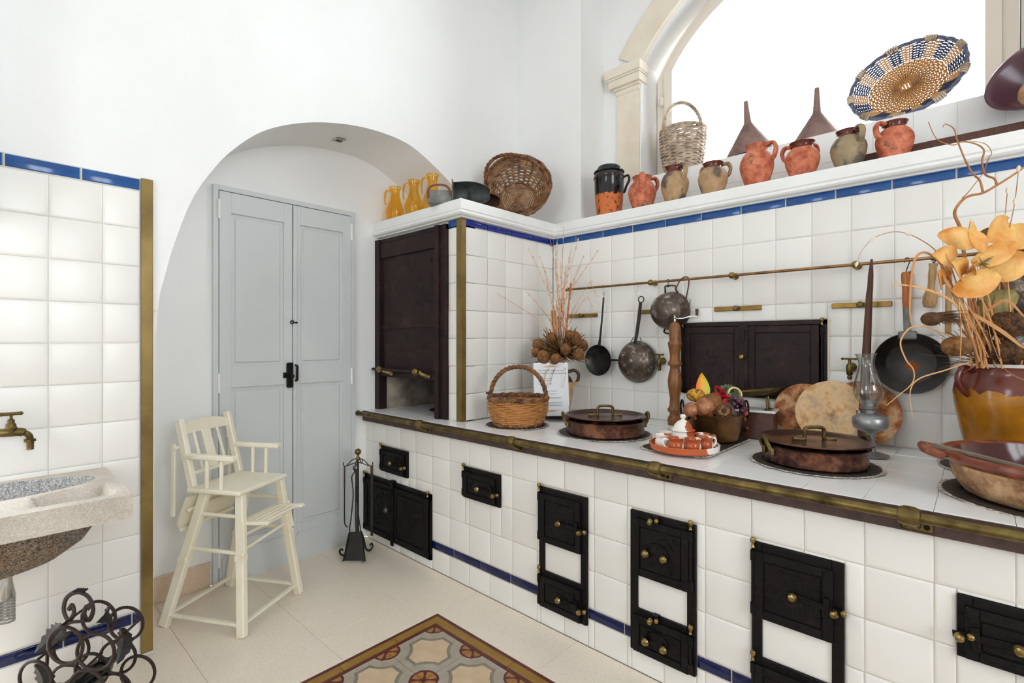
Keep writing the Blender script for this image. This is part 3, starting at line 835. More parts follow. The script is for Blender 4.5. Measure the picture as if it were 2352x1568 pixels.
# ---- iron double doors in the back wall
x0, x1, z0, z1 = DOORB
wd = MB()
for (a, b, c, d) in ((x0, x0+.024, z0, z1), (x1-.024, x1, z0, z1), (x0, x1, z1-.022, z1), (x0, x1, z0, z0+.012)): wd.bbox(a, b, -.014, .01, c, d, .0015)
wd.box(x0, x1, -.002, .01, z0, z1)
WD = wd.build('iron_wall_cupboard', M['iron_brown'], None, ang=20)
tag(WD, 'wide dark brown iron double door set in the tiled wall behind the cauldron', 'cupboard')
for (a, b) in ((x0+.016, 1.565), (1.597, x1-.03)):
    l_ = leafplate(WD, a, b, z0+.014, z1-.024, -.012, rim=.032, mat='iron_brown')
k = MB(); k.bbox(1.557, 1.600, -.030, -.022, z0+.006, z1-.014, .0015); k.bbox(1.572, 1.586, -.036, -.028, 1.24, 1.30, .001); k.bbox(1.572, 1.586, -.036, -.028, 1.0, 1.05, .001); k.build('meeting_strip', M['iron_brown'], WD)
k = MB(); k.lathe([(.0001,0),(.006,0),(.005,.01),(.013,.014),(.014,.022),(.009,.03),(.0001,.031)], 14, T(1.579, -.03, 1.168) @ RX(R(90))); k.build('knob', M['brass_bright'], WD)
for hx in (x0+.014, x1-.018): hinge_rod(WD, hx, z0+.01, z1-.03, -.022); finial(WD, hx, z1-.012, -.024)
# crumbled plaster edge on the right of the doors
q = MB(); vs = []; fs = []
N_ = 26
for i in range(N_+1):
    z = z0 + (z1-z0)*i/N_; w = random.uniform(.004, .014)
    vs += [(x1-.002, -.0105, z), (x1+w, -.0085, z)]
for i in range(N_): fs.append((2*i, 2*i+1, 2*i+3, 2*i+2))
q.add(vs, fs); q.build('plaster_edge', M['stone_cream'], WD)

# ---- brass wall bars
for i, (a, b, z, lab) in enumerate(((.499, .727, 1.404, 'short brass wall bar with a knob, behind the tall dried grass'), (1.005, 1.075, 1.411, 'stub of a brass wall bar showing behind the hanging pan handle'), (1.431, 1.657, 1.407, 'brass wall bar with a round knob above the iron double door'), (1.947, 2.161, 1.400, 'brass wall bar crossed by the long wooden spindle'))):
    o = MB(); o.bbox(a, b, -.018, -.006, z-.011, z+.011, .002); o = o.build('brass_wall_bar', M['bar_brass']); tag(o, lab, 'wall bar', 'brass wall bars')
    if i != 1:
        k = MB(); k.lathe([(.0001,0),(.007,0),(.006,.01),(.013,.014),(.014,.02),(.009,.026),(.0001,.027)], 14, T((a+b)/2, -.017, z) @ RX(R(90))); k.build('knob', M['brass'], o)

# ---- hanging rail
hr = thing('hanging_rail', 'thin copper tube rail with brass balls across the tiled wall', 'rail', (0, -.06, 1.568))
m = Mat('copper_tube'); n = m.noise(10, 5, .6); m.col(m.ramp(n, [(.3, srgb(96,70,40)), (.7, srgb(168,124,76))])).set(rough=.35, metal=.8); M['copper_tube'] = m.m
MB().tube([(.52, 0, 0), (3.2, 0, 0)], .0068, 10).build('rail_tube', M['copper_tube'], hr)
k = MB(); k.lathe([(.0001,-.035),(.008,-.03),(.010,-.02),(.007,-.012),(.013,0),(.009,.012),(.0068,.02)], 12, T(.548, 0, 0) @ RY(R(90))); k.build('rail_end', M['brass'], hr)
for xx in (1.101, 1.535, 2.042, 2.65):
    k = MB(); k.ball((xx, 0, 0), .0165, 12, 8); k.tube([(xx, 0, 0), (xx, .054, 0)], .007, 8); k.lathe([(.0001,0),(.017,0),(.014,.005),(.0001,.006)], 14, T(xx, .053, 0) @ RX(R(90))); k.build('rail_bracket', M['brass_bright'], hr)

# ------------------------------------------------------------------ materials of the loose things
m = Mat('copper_dark'); n = m.noise(16, 6, .7)
m.col(m.ramp(n, [(.38, srgb(50,30,30)), (.5, srgb(88,54,44)), (.62, srgb(134,88,62))])).set(rough=m.ramp(n, [(.3, (.42,.42,.42)), (.8, (.26,.26,.26))]), metal=.75); M['copper_dark'] = m.m
m = Mat('copper_lid'); n = m.noise(12, 5, .6)
m.col(m.ramp(n, [(.3, srgb(72,44,42)), (.7, srgb(118,80,70))])).set(rough=.27, metal=.75); M['copper_lid'] = m.m
m = Mat('cauldron_copper'); n = m.noise(8, 6, .65)
m.col(m.ramp(n, [(.3, srgb(74,52,36)), (.5, srgb(116,82,50)), (.75, srgb(150,108,66))])).set(rough=.36, metal=.8); M['cauldron_copper'] = m.m
m = Mat('tin_worn'); n = m.noise(22, 7, .75)
m.col(m.ramp(n, [(.35, srgb(66,54,48)), (.55, srgb(102,88,78)), (.66, srgb(196,186,172))])).set(rough=.38, metal=.6); M['tin_worn'] = m.m
m = Mat('zinc'); n = m.noise(14, 6, .7)
m.col(m.ramp(n, [(.3, srgb(84,88,86)), (.7, srgb(150,148,140))])).set(rough=.5, metal=.4); M['zinc'] = m.m
m = Mat('rusty_iron'); n = m.noise(9, 6, .7)
m.col(m.ramp(n, [(.35, srgb(58,34,28)), (.7, srgb(110,70,54))])).set(rough=.6, metal=.2); M['rusty_iron'] = m.m
mottled('pan_black', srgb(26,22,20), srgb(52,46,42), 9, .38, lo=.35, hi=.75)
def wood(name, c1, c2, sc=(3, 3, 40), rough=.45, **k):
    m = Mat(name); v = m.coord(scale=sc); n = m.noise(3.0, 5, .6, vec=v, dist=1.2)
    m.col(m.ramp(n, [(.3, c1), (.7, c2)])).set(rough=rough, **k).bump(n, .08, .001); M[name] = m.m
wood('wood_brown', srgb(104,62,30), srgb(152,96,50), (30, 30, 4), .38)
wood('wood_dark', srgb(62,32,22), srgb(98,56,38), (30, 30, 4), .5)
wood('wood_pale', srgb(150,112,70), srgb(192,156,110), (30, 30, 4), .7)
wood('wood_orange', srgb(120,60,16), srgb(206,122,40), (40, 40, 3), .4)
wood('wood_box', srgb(54,24,16), srgb(92,46,28), (6, 40, 40), .35)
wood('wood_grey', srgb(92,78,66), srgb(142,124,104), (6, 40, 40), .8)
m = Mat('wicker_tan'); m.col(m.mix(m.noise(18, 4, .6), srgb(150,88,40), srgb(214,156,90))).set(rough=.45); M['wicker_tan'] = m.m
m = Mat('wicker_brown'); m.col(m.ramp(m.noise(26, 4, .6), [(.35, srgb(76,46,26)), (.65, srgb(150,102,60))])).set(rough=.5); M['wicker_brown'] = m.m
m = Mat('wicker_mid'); m.col(m.ramp(m.noise(22, 4, .6), [(.35, srgb(118,78,46)), (.65, srgb(190,146,98))])).set(rough=.5); M['wicker_mid'] = m.m
m = Mat('wicker_grey'); m.col(m.ramp(m.noise(22, 4, .6), [(.35, srgb(150,128,106)), (.65, srgb(220,202,178))])).set(rough=.6); M['wicker_grey'] = m.m
m = Mat('terracotta'); n = m.noise(24, 5, .6); so = m.ramp(m.noise(11, 5, .6), [(.57, (0,0,0)), (.66, (1,1,1))])
m.col(m.mix(m.math('MULTIPLY', so, .8), m.ramp(n, [(.38, srgb(166,78,50)), (.62, srgb(220,132,96))]), srgb(64,50,48))).set(rough=.6); M['terracotta'] = m.m
m = Mat('terracotta_sooty'); n = m.noise(24, 5, .6); so = m.ramp(m.noise(12, 5, .6), [(.50, (0,0,0)), (.60, (1,1,1))])
m.col(m.mix(m.math('MULTIPLY', so, .85), m.ramp(n, [(.3, srgb(160,124,88)), (.7, srgb(198,164,122))]), srgb(62,54,54))).set(rough=.6); M['terracotta_sooty'] = m.m
m = Mat('terracotta_grey'); n = m.noise(24, 5, .6); so = m.ramp(m.noise(11, 5, .6), [(.46, (0,0,0)), (.58, (1,1,1))])
m.col(m.mix(m.math('MULTIPLY', so, .8), m.ramp(n, [(.3, srgb(142,122,92)), (.7, srgb(176,156,120))]), srgb(66,62,62))).set(rough=.6); M['terracotta_grey'] = m.m
plain('glaze_brown', srgb(96,40,30), .18)
m = Mat('clay_pale'); n = m.noise(14, 6, .65); m.col(m.ramp(n, [(.38, srgb(196,146,96)), (.5, srgb(226,190,144)), (.66, srgb(178,152,126))])).set(rough=.7); M['clay_pale'] = m.m
m = Mat('clay_rust'); n = m.noise(15, 6, .65); m.col(m.ramp(n, [(.38, srgb(104,54,24)), (.5, srgb(176,108,58)), (.62, srgb(222,180,132))])).set(rough=.65); M['clay_rust'] = m.m
m = Mat('clay_bowl'); n = m.noise(16, 7, .7); m.col(m.ramp(n, [(.38, srgb(122,84,56)), (.52, srgb(178,138,98)), (.64, srgb(208,174,134))])).set(rough=.7).bump(m.noise(40, 4), .2, .002); M['clay_bowl'] = m.m
m = Mat('glaze_rust'); n = m.noise(20, 5, .6); m.col(m.ramp(n, [(.3, srgb(88,38,24)), (.7, srgb(150,80,52))])).set(rough=.25); M['glaze_rust'] = m.m
plain('glaze_inside', srgb(72,24,20), .12)
def split_glaze(name, white, brown, th=0.0, rough=.15, axis=0):
    m = Mat(name); sx = m.n('ShaderNodeSeparateXYZ'); m.l(m.coord(), sx.inputs[0])
    w = m.math('ADD', sx.outputs[axis], m.math('MULTIPLY', m.math('SUBTRACT', m.noise(40, 3), .5), .03))
    m.col(m.mix(m.math('GREATER_THAN', w, th), white, brown)).set(rough=rough); M[name] = m.m
WHT, BRN = srgb(238,232,224), srgb(176,84,44)
split_glaze('cup_glaze', WHT, BRN, .012)
split_glaze('cup_glaze_b', BRN, WHT, .018)
split_glaze('tray_glaze', srgb(190,90,44), WHT, .105)
m = Mat('amber_glaze'); n = m.noise(8, 5, .6); sx = m.n('ShaderNodeSeparateXYZ'); m.l(m.coord(), sx.inputs[0])
drip = m.math('ADD', sx.outputs[2], m.math('MULTIPLY', m.math('SUBTRACT', m.noise(32, 2, .5), .5), .07))
body = m.ramp(n, [(.3, srgb(128,78,18)), (.6, srgb(172,112,28)), (.8, srgb(196,140,52))])
chip = m.ramp(m.noise(13, 5, .7), [(.71, (0,0,0)), (.73, (1,1,1))])
body = m.mix(m.math('MULTIPLY', chip, .9), body, srgb(226,186,112))
m.col(m.mix(m.math('GREATER_THAN', drip, .268), body, m.ramp(m.noise(12, 4), [(.3, srgb(90,40,26)), (.7, srgb(132,72,60))]))).set(rough=.16); M['amber_glaze'] = m.m
plain('ivory_glaze', srgb(226,222,214), .5)
m = Mat('black_orange_jar'); sx = m.n('ShaderNodeSeparateXYZ'); m.l(m.coord(), sx.inputs[0])
ed = m.math('ADD', sx.outputs[2], m.math('MULTIPLY', m.math('SUBTRACT', m.noise(38, 4, .6), .5), .07))
worn = m.ramp(m.noise(28, 5, .7), [(.56, (0,0,0)), (.62, (1,1,1))])
m.col(m.mix(m.math('GREATER_THAN', ed, .135), m.mix(worn, srgb(206,110,52), srgb(58,44,40)), srgb(24,22,24))).set(rough=m.mix(m.math('GREATER_THAN', ed, .135), (.6,.6,.6,1), (.12,.12,.12,1))); M['black_orange_jar'] = m.m
plain('black_glaze', srgb(26,24,26), .12)
m = Mat('vase_glaze'); sx = m.n('ShaderNodeSeparateXYZ'); m.l(m.coord(), sx.inputs[0])
m.col(m.mix(m.math('GREATER_THAN', m.math('ADD', sx.outputs[2], m.math('MULTIPLY', m.noise(30, 3), .03)), .205), m.ramp(m.noise(12, 5), [(.3, srgb(168,124,78)), (.7, srgb(214,174,122))]), srgb(70,36,22))).set(rough=.35); M['vase_glaze'] = m.m
m = Mat('amber_glass'); m.col(srgb(255,178,30)).set(rough=.03, trans=1.0, ior=1.3); M['amber_glass'] = m.m
m = Mat('clear_glass'); tr = m.n('ShaderNodeBsdfTransparent', inp={'Color': (.93,.94,.93,1)}); gl = m.n('ShaderNodeBsdfGlossy', inp={'Roughness': .03})
lw = m.n('ShaderNodeLayerWeight', inp={'Blend': .35}); mxs = m.n('ShaderNodeMixShader'); m.l(m.math('ADD', m.math('MULTIPLY', m.math('POWER', lw.outputs['Facing'], 2.0), .75), .07), mxs.inputs[0]); m.l(tr.outputs[0], mxs.inputs[1]); m.l(gl.outputs[0], mxs.inputs[2]); m.l(mxs.outputs[0], m.o.inputs[0]); M['clear_glass'] = m.m
m = Mat('bottle_glass'); m.col(srgb(14,18,16)).set(rough=.18); M['bottle_glass'] = m.m
plain('pewter', srgb(150,150,150), .35, .7)
plain('steel', srgb(200,200,198), .22, 1)
plain('marble', srgb(226,222,216), .3)
plain('paper', srgb(238,238,240), .6)
plain('ink', srgb(40,40,44), .7)
plain('gold_ink', srgb(214,176,110), .6)
m = Mat('straw'); m.col(m.ramp(m.rand(), [(0, srgb(196,132,76)), (.5, srgb(222,170,112)), (1, srgb(176,110,58))])).set(rough=.6); M['straw'] = m.m
mottled('straw_tan', srgb(188,128,74), srgb(222,176,124), 14, .6)
mottled('dry_brown', srgb(82,54,30), srgb(144,104,62), 30, .8)
mottled('dry_dark', srgb(58,38,22), srgb(112,74,40), 40, .85, bump=.6)
mottled('pod_brown', srgb(92,58,28), srgb(148,98,48), 60, .8, bump=.8, bscale=90)
mottled('husk_pink', srgb(216,168,140), srgb(236,206,180), 30, .6)
mottled('petal_orange', srgb(216,138,50), srgb(242,196,116), 12, .5, lo=.36, hi=.62)
mottled('petal_olive', srgb(120,112,60), srgb(156,140,84), 9, .55)
mottled('twig', srgb(150,94,50), srgb(192,136,84), 25, .6)
mottled('cream_paint', srgb(242,233,208), srgb(248,242,224), 8, .42)
mottled('wrought', srgb(38,26,22), srgb(66,44,36), 22, .5, lo=.4, hi=.75, spec=.4)
mottled('wrought_dark', srgb(26,24,22), srgb(44,40,36), 22, .6)
CAMR = R(42.9)      # direction that runs across the view

def strands(mb, path, r, k=3, turns=8, spread=None, n=5, closed=False):
    """k twisted strands along a path"""
    P = [Vector(p) for p in path]; N = len(P); sp = spread or r*1.05
    for s_ in range(k):
        pts = []; prev = None
        for i in range(N):
            t = ((P[(i+1) % N]-P[i-1]) if closed else (P[min(i+1, N-1)]-P[max(i-1, 0)])).normalized()
            if prev is None: a = t.orthogonal().normalized()
            else: a = (prev-t*prev.dot(t)).normalized()
            prev = a; b = t.cross(a); w = 2*PI*(turns*i/(N if closed else N-1) + s_/k)
            pts.append(P[i] + a*math.cos(w)*sp + b*math.sin(w)*sp)
        mb.tube(pts, r, n, closed=closed)
def weave(prof, nst, rows, rw, amp, sx=1, sy=1, per=3, sides=5, jit=.15):
    """horizontal weavers in front of and behind stakes; prof(t)->(r,z)"""
    mb = MB()
    for j in range(rows):
        t = (j+.5)/rows; r, z = prof(t); pts = []; ph = random.random()*.2
        rr = rw*random.uniform(1-jit, 1+jit)
        for i in range(nst*per):
            a = 2*PI*i/(nst*per)
            o = amp*math.cos(PI*(i/per + j) + ph)
            pts.append(((r+o)*math.cos(a)*sx, (r+o)*math.sin(a)*sy, z + rr*.35*math.sin(a*7+j)))
        mb.tube(pts, rr, sides, closed=True)
    return mb
def stakes(prof, nst, r, sx=1, sy=1, steps=6, t0=0, t1=1):
    mb = MB()
    for i in range(nst):
        a = 2*PI*(i+.5)/nst
        mb.tube([(prof(t0+(t1-t0)*k/steps)[0]*math.cos(a)*sx, prof(t0+(t1-t0)*k/steps)[0]*math.sin(a)*sy, prof(t0+(t1-t0)*k/steps)[1]) for k in range(steps+1)], r, 5)
    return mb
def basket(name, label, loc, rot, R0, R1, h, nst, rows, rw, mats, handle, group=None, sx=1, sy=1, haxis=0, rimr=.006, hr=.005, bulge=0, hlean=(0, 0)):
    t = thing(name, label, 'basket', loc, rot, group)
    prof = lambda q: (R0 + (R1-R0)*q + bulge*math.sin(PI*q), h*q + .004)
    weave(prof, nst, rows, rw, rw*.9, sx, sy).build('woven_side', M[mats[0]], t, kind='stuff')
    stakes(prof, nst, rw*.8, sx, sy).build('stakes', M[mats[1]], t, kind='stuff')
    b = MB(); n_ = max(5, int(R0/(rw*2.2)))
    for j in range(n_): 
        r = R0*(j+.6)/n_; b.tube([(r*math.cos(a)*sx, r*math.sin(a)*sy, .004+.0012*math.sin(a*9+j*PI)) for a in [2*PI*i/36 for i in range(36)]], rw*.95, 5, closed=True)
    for k in range(4): a = PI*k/4+.2; b.tube([(-R0*.9*math.cos(a)*sx, -R0*.9*math.sin(a)*sy, .006), (R0*.9*math.cos(a)*sx, R0*.9*math.sin(a)*sy, .006)], rw, 5)
    b.build('woven_base', M[mats[0]], t, kind='stuff')
    rm = MB(); ring = [((R1)*math.cos(a)*sx, (R1)*math.sin(a)*sy, h+rimr) for a in [2*PI*i/96 for i in range(96)]]
    strands(rm, ring, rimr*.75, 3, int(R1*2*PI/.035), rimr*1.0, closed=True); rm.build('braided_rim', M[mats[1]], t, kind='stuff')
    ft = MB(); strands(ft, [((R0+.004)*math.cos(a)*sx, (R0+.004)*math.sin(a)*sy, .006) for a in [2*PI*i/72 for i in range(72)]], rimr*.6, 2, int(R0*2*PI/.05), rimr*.7, closed=True); ft.build('braided_foot', M[mats[1]], t, kind='stuff')
    if handle:
        hb = MB(); ca, sa = math.cos(haxis), math.sin(haxis)
        pts = []
        for i in range(41):
            a = PI*i/40; x = -math.cos(a)*R1*.97; z = h-.03 + (handle+.03)*(math.sin(a)**.75)
            q_ = max(0, z-h)/max(handle, .01); pts.append((x*ca*sx+hlean[0]*q_, x*sa*sy+hlean[1]*q_, z))
        strands(hb, pts, hr, 3, 7, hr*1.15); hb.build('handle', M[mats[1]], t, kind='stuff')
    return t

# ---- on the worktop, from the left
basket('wicker_basket', 'round tan wicker basket with twisted hoop handle on the worktop', (.668, -.668, ZT+.006), (0, 0, 0), .122, .150, .128, 22, 13, .0052, ('wicker_tan', 'wicker_brown'), .17, haxis=CAMR, rimr=.009, hr=.0065, bulge=.012)
o = MB(); o.prism([(-.06, -.005), (-.02, -.013), (.02, -.012), (.062, -.003), (.062, .003), (.02, .012), (-.02, .013), (-.06, .005)], -.004, .004)
sp2 = o.build('wooden_scraper', M['wood_dark'], None, (.578, -.735, .957), (R(20), R(18), R(38))); tag(sp2, 'dark pointed wooden scraper lying on the rim of the tan wicker basket', 'scraper')

# small two handled vase with a dried bouquet, card in front
vase = thing('ceramic_vase', 'brown and tan glazed vase standing behind the white card', 'vase', (.600, -.225, ZT+.006))
o = MB(); o.lathe([(.0001,0),(.048,0),(.052,.006),(.072,.08),(.084,.15),(.080,.19),(.062,.222),(.046,.238),(.047,.252),(.058,.262),(.054,.262),(.042,.25),(.04,.2),(.0001,.19)], 32); o.build('body', M['vase_glaze'], vase)
for s_ in (-1, 1):
    o = MB(); o.tube(bez([(s_*.045, 0, .244), (s_*.085, 0, .258), (s_*.112, 0, .235), (s_*.106, 0, .195), (s_*.08, 0, .168)], 6), .0095, 10, flat=.7); h_ = o.build('handle', M['vase_glaze'], vase, rot=(0, 0, CAMR))
card = thing('info_card', 'white printed card standing in a clear holder behind the tan basket', 'card', (.668, -.385, ZT+.012), (R(-6), 0, R(50)))
MB().box(-.098, .098, .0, .0014, .004, .300).build('sheet', M['paper'], card)
o = MB(); o.bbox(-.104, .104, .002, .0035, .0, .304, .0005); o.bbox(-.104, .104, -.012, .05, -.004, -.001, .0008); o.build('clear_holder', M['clear_glass'], card)
def text(body, x, z, size, par, mat='ink', y=-.0008, align='CENTER', sx=1.0):
    cu = bpy.data.curves.new('printed_text', 'FONT'); cu.body = body; cu.size = size; cu.align_x = align; cu.space_character = sx
    t_ = bpy.data.objects.new('tmp', cu); COL.objects.link(t_); bpy.context.view_layer.update()
    me = bpy.data.meshes.new_from_object(t_.evaluated_get(bpy.context.evaluated_depsgraph_get()))
    bpy.data.objects.remove(t_); me.name = 'printed_text'; me.materials.clear(); me.materials.append(M[mat])
    return put('printed_text', me, par, (x, y, z), (R(90), 0, 0))
for (b_, x, z, sz) in (('Segui Palazzo De Castro sui social', 0, .257, .0105), ('Follow Palazzo De Castro on social media', 0, .241, .0105), ('Scannerizza il qr code', -.036, .213, .0085), ('con il tuo telefono', -.036, .201, .0085), ('Scan the qr code with', -.036, .182, .0085), ('your phone', -.036, .170, .0085), ('Oppure trovaci qui', -.004, .142, .0088), ('Or find us here', -.004, .126, .0088), ('#palazzodecastro', .018, .103, .0105), ('con hashtag #palazzodecastro', 0, .075, .0100), ('with hashtag #palazzodecastro', 0, .061, .0100)):
    text(b_, x, z, sz, card)
for (z0_, s_) in ((.280, 1), (.036, -1)):
    o = MB()
    for k in range(-4, 5):
        o.add([(k*.0085-.006, -.0006, z0_), (k*.0085+.006, -.0006, z0_), (k*.0085+.002, -.0006, z0_+s_*(.010-abs(k)*.0016)), (k*.0085-.002, -.0006, z0_+s_*(.010-abs(k)*.0016))], [(0,1,2,3)])
    o.box(-.05, .05, -.0007, -.0005, z0_-s_*.003, z0_-s_*.002); o.build('printed_ornament', M['gold_ink'], card, kind='stuff')

def loop_handle(par, x, z, R_, rad, ang, name='side_handle', mat='brass', tilt=0):
    """upright loop at the rim; local frame rotated by ang"""
    o = MB(); o.tube(bez([(x, -R_, z-.004), (x+.012, -R_*.98, z+R_*.9), (x+.016, -R_*.45, z+R_*1.55), (x+.016, R_*.45, z+R_*1.55), (x+.012, R_*.98, z+R_*.9), (x, R_, z-.004)], 7), rad, 10)
    for s_ in (-1, 1): o.bbox(x-.008, x+.004, s_*R_-.009, s_*R_+.009, z-.02, z+.006, .002)
    return o.build(name, M[mat], par, rot=(0, 0, ang))
def copper_pan(label, loc, Rb, Rl, h, ang):
    t = thing('copper_pan', label, 'pan', loc)
    o = MB(); o.lathe([(.0001,0),(Rb*.96,0),(Rb,.006),(Rb*1.01,h*.86),(Rb*1.03,h),(Rb*1.055,h+.004),(Rb*1.03,h+.004),(Rb*.98,h*.9),(Rb*.97,.006),(.0001,.005)], 56); o.build('body', M['copper_dark'], t)
    o = MB(); o.lathe([(.0001,h+.020),(Rl*.30,h+.019),(Rl*.78,h+.014),(Rl*.84,h+.020),(Rl*.97,h+.024),(Rl,h+.024),(Rl,h+.019),(Rl*.93,h+.016),(Rl*.80,h+.008),(.0001,h+.013)], 56); lid = o.build('lid', M['copper_lid'], t)
    w = Rl*.20
    o = MB(); o.tube(bez([(-w*2.1, 0, h+.0215), (-w, 0, h+.022), (-w*.95, 0, h+.052), (-w*.6, 0, h+.062), (w*.6, 0, h+.062), (w*.95, 0, h+.052), (w, 0, h+.022), (w*2.1, 0, h+.0215)], 7), .0062, 8, flat=1.3); o.build('lid_handle', M['brass'], lid, rot=(0, 0, ang))
    loop_handle(t, Rb*1.03, h-.012, .026, .0075, ang); loop_handle(t, Rb*1.03, h-.012, .026, .0075, ang+PI)
    return t
copper_pan('small lidded copper pan with brass loops beside the white card', (1.135, -.572, ZT+.005), .178, .187, .064, CAMR)
copper_pan('large lidded copper pan standing in front of the clay plates', (1.992, -.556, ZT+.005), .160, .180, .062, CAMR-.02)

# tall wooden mill with a crank
ml = thing('wooden_mill', 'tall turned wooden pepper mill with a crank on top', 'mill', (1.262, -.105, ZT))
rr = [(0,.034),(.02,.037),(.04,.034),(.05,.026),(.062,.025),(.072,.036),(.084,.037),(.092,.030),(.10,.027),(.14,.025),(.19,.033),(.23,.036),(.265,.031),(.29,.024),(.305,.024),(.312,.034),(.322,.036),(.332,.030),(.34,.025),(.37,.025),(.40,.031),(.418,.034),(.428,.036),(.436,.029),(.445,.028),(.47,.030),(.505,.029),(.53,.022),(.54,.008),(.542,.0001)]
MB().lathe([(.0001, 0)] + [(r, z) for z, r in rr], 28).build('turned_body', M['wood_brown'], ml, ang=60)
o = MB(); o.lathe([(.0001,.540),(.006,.540),(.006,.552),(.009,.556),(.006,.566),(.003,.574),(.0001,.575)], 12); o.build('cap_nut', M['steel'], ml)
o = MB(); o.tube(bez([(0, 0, .556), (.03, .028, .556), (.06, .056, .566), (.085, .078, .566)], 5), .0032, 8, flat=.5); cr_ = o.build('crank_arm', M['steel'], ml)
o = MB(); o.lathe([(.0001,0),(.006,0),(.0085,.034),(.0001,.036)], 12, T(.085, .078, .570)); o.build('crank_knob', M['wood_dark'], cr_)

# terracotta tea set on a tray
TL = (1.570, -.688, ZT+.005)
tray = tag(MB().lathe([(.0001,0),(.104,0),(.118,.004),(.130,.010),(.132,.018),(.1305,.020),(.132,.023),(.133,.030),(.130,.032),(.125,.030),(.122,.020),(.108,.011),(.0001,.011)], 48).build('serving_tray', M['tray_glaze'], None, TL, (0, 0, R(10))), 'round orange glazed tray carrying the little cups', 'tray')
pot = thing('honey_pot', 'white and brown lidded pot in the middle of the glazed tray', 'pot', (TL[0]-.012, TL[1]+.018, TL[2]+.0115), (0, 0, CAMR-.35)); pot.scale = (.98,)*3
MB().lathe([(.0001,0),(.032,0),(.046,.014),(.050,.03),(.045,.052),(.040,.060),(.042,.066),(.037,.066),(.036,.055),(.0001,.05)], 32).build('body', M['cup_glaze'], pot)
lid = MB().lathe([(.0001,.064),(.044,.064),(.048,.067),(.047,.071),(.038,.075),(.034,.088),(.022,.102),(.010,.108),(.006,.112),(.011,.118),(.012,.124),(.007,.131),(.0001,.132)], 32).build('lid', M['cup_glaze'], pot)
for s_ in (-1, 1): MB().tube(bez([(s_*.042, 0, .056), (s_*.060, 0, .054), (s_*.062, 0, .036), (s_*.048, 0, .026)], 5), .0048, 8).build('handle', M['cup_glaze'], pot)
cup_m = MB().lathe([(.0001,0),(.022,0),(.026,.004),(.030,.018),(.028,.030),(.0245,.036),(.028,.046),(.030,.049),(.028,.050),(.024,.045),(.0225,.036),(.026,.02),(.02,.006),(.0001,.005)], 28)
cm1 = cup_m.mesh('body', M['cup_glaze']); cm2 = cup_m.mesh('body', M['cup_glaze_b'])
hm = MB().tube(bez([(.026, 0, .042), (.042, 0, .043), (.046, 0, .028), (.036, 0, .013), (.027, 0, .012)], 5), .0042, 8)
hm1 = hm.mesh('handle', M['cup_glaze']); hm2 = hm.mesh('handle', M['cup_glaze_b'])
CUPS = [(-.094, .012, 1, 150, 'white glazed cup at the left edge of the tray'), (-.072, -.068, 1, 100, 'white glazed cup at the front left of the tray'), (.005, -.098, 2, 215, 'half brown cup at the front of the tray with its handle left'), (.070, -.066, 2, 130, 'brown and white cup at the front right of the tray'), (.096, .010, 2, 60, 'half brown cup at the right edge of the tray'), (.056, .080, 1, 30, 'small cup behind the lidded pot, by the cauldron'), (-.052, .088, 1, 140, 'small cup behind the lidded pot, by the wooden mill')]
for (dx, dy, k, an, lab) in CUPS:
    c_ = thing('small_cup', lab, 'cup', (TL[0]+dx*.84, TL[1]+dy*.84, TL[2]+.0115), (0, 0, R(an)), 'glazed cups on the tray'); c_.scale = (1.05,)*3
    put('body', cm1 if k == 1 else cm2, c_, rot=(0, 0, R(-an)+CAMR)); put('handle', hm1 if k == 1 else hm2, c_)

# copper cauldron heaped with autumn decoration
CL = (1.572, -.385, ZT+.005)
cd = thing('copper_cauldron', 'small copper cauldron with iron ring handles behind the tea tray', 'cauldron', CL)
MB().lathe([(.0001,0),(.090,0),(.097,.006),(.119,.106),(.124,.111),(.126,.116),(.122,.118),(.116,.110),(.094,.012),(.0001,.01)], 48).build('body', M['cauldron_copper'], cd)
for s_ in (0, PI):
    o = MB(); o.tube([(.136, .026*math.sin(a), .136+.036*math.cos(a)) for a in [2*PI*i/24 for i in range(24)]], .0042, 8, closed=True); o.build('ring_handle', M['iron'], cd, rot=(0, 0, CAMR+s_-.1))
    o = MB(); o.bbox(.114, .129, -.03, .03, .086, .106, .004); o.ball((.132, 0, .102), .010, 8, 6); o.build('handle_lug', M['cauldron_copper'], cd, rot=(0, 0, CAMR+s_-.1))
MB().lathe([(.0001,.100),(.112,.100),(.0001,.101)], 32).build('dark_filling', M['dry_dark'], cd)
def cpos(u, w, z):      # u across the view, w towards the camera
    c_, s_ = math.cos(CAMR), math.sin(CAMR)
    u *= .90; w *= .9; return (CL[0]+u*c_+w*s_, CL[1]+u*s_-w*c_, CL[2]+z-.022)
mottled('mushroom', srgb(118,62,38), srgb(186,124,84), 26, .3)
for (u, w, z, r, lab) in ((-.132, .06, .158, .036, 'smaller brown mushroom hanging over the left side of the cauldron'), (-.075, .075, .172, .044, 'larger brown mushroom at the left of the cauldron')):
    o = MB(); o.lathe([(.0001,.9*r),(.5*r,.8*r),(.9*r,.4*r),(1.0*r,.0),(.9*r,-.35*r),(.5*r,-.55*r),(.42*r,-1.0*r),(.3*r,-1.25*r),(.0001,-1.3*r)], 20); o = o.build('mushroom', M['mushroom'], None, cpos(u, w, z), (R(25), R(-20), 0)); tag(o, lab, 'mushroom', 'mushrooms in the cauldron')
mottled('moss', srgb(86,70,34), srgb(138,110,56), 60, .95, bump=1.0, bscale=120)
o = MB(); o.ball((0, 0, 0), .050, 20, 12); o = o.build('moss_ball', M['pod_brown'], None, cpos(-.030, .045, .178)); tag(o, 'round brown moss ball in the middle of the cauldron', 'moss ball')
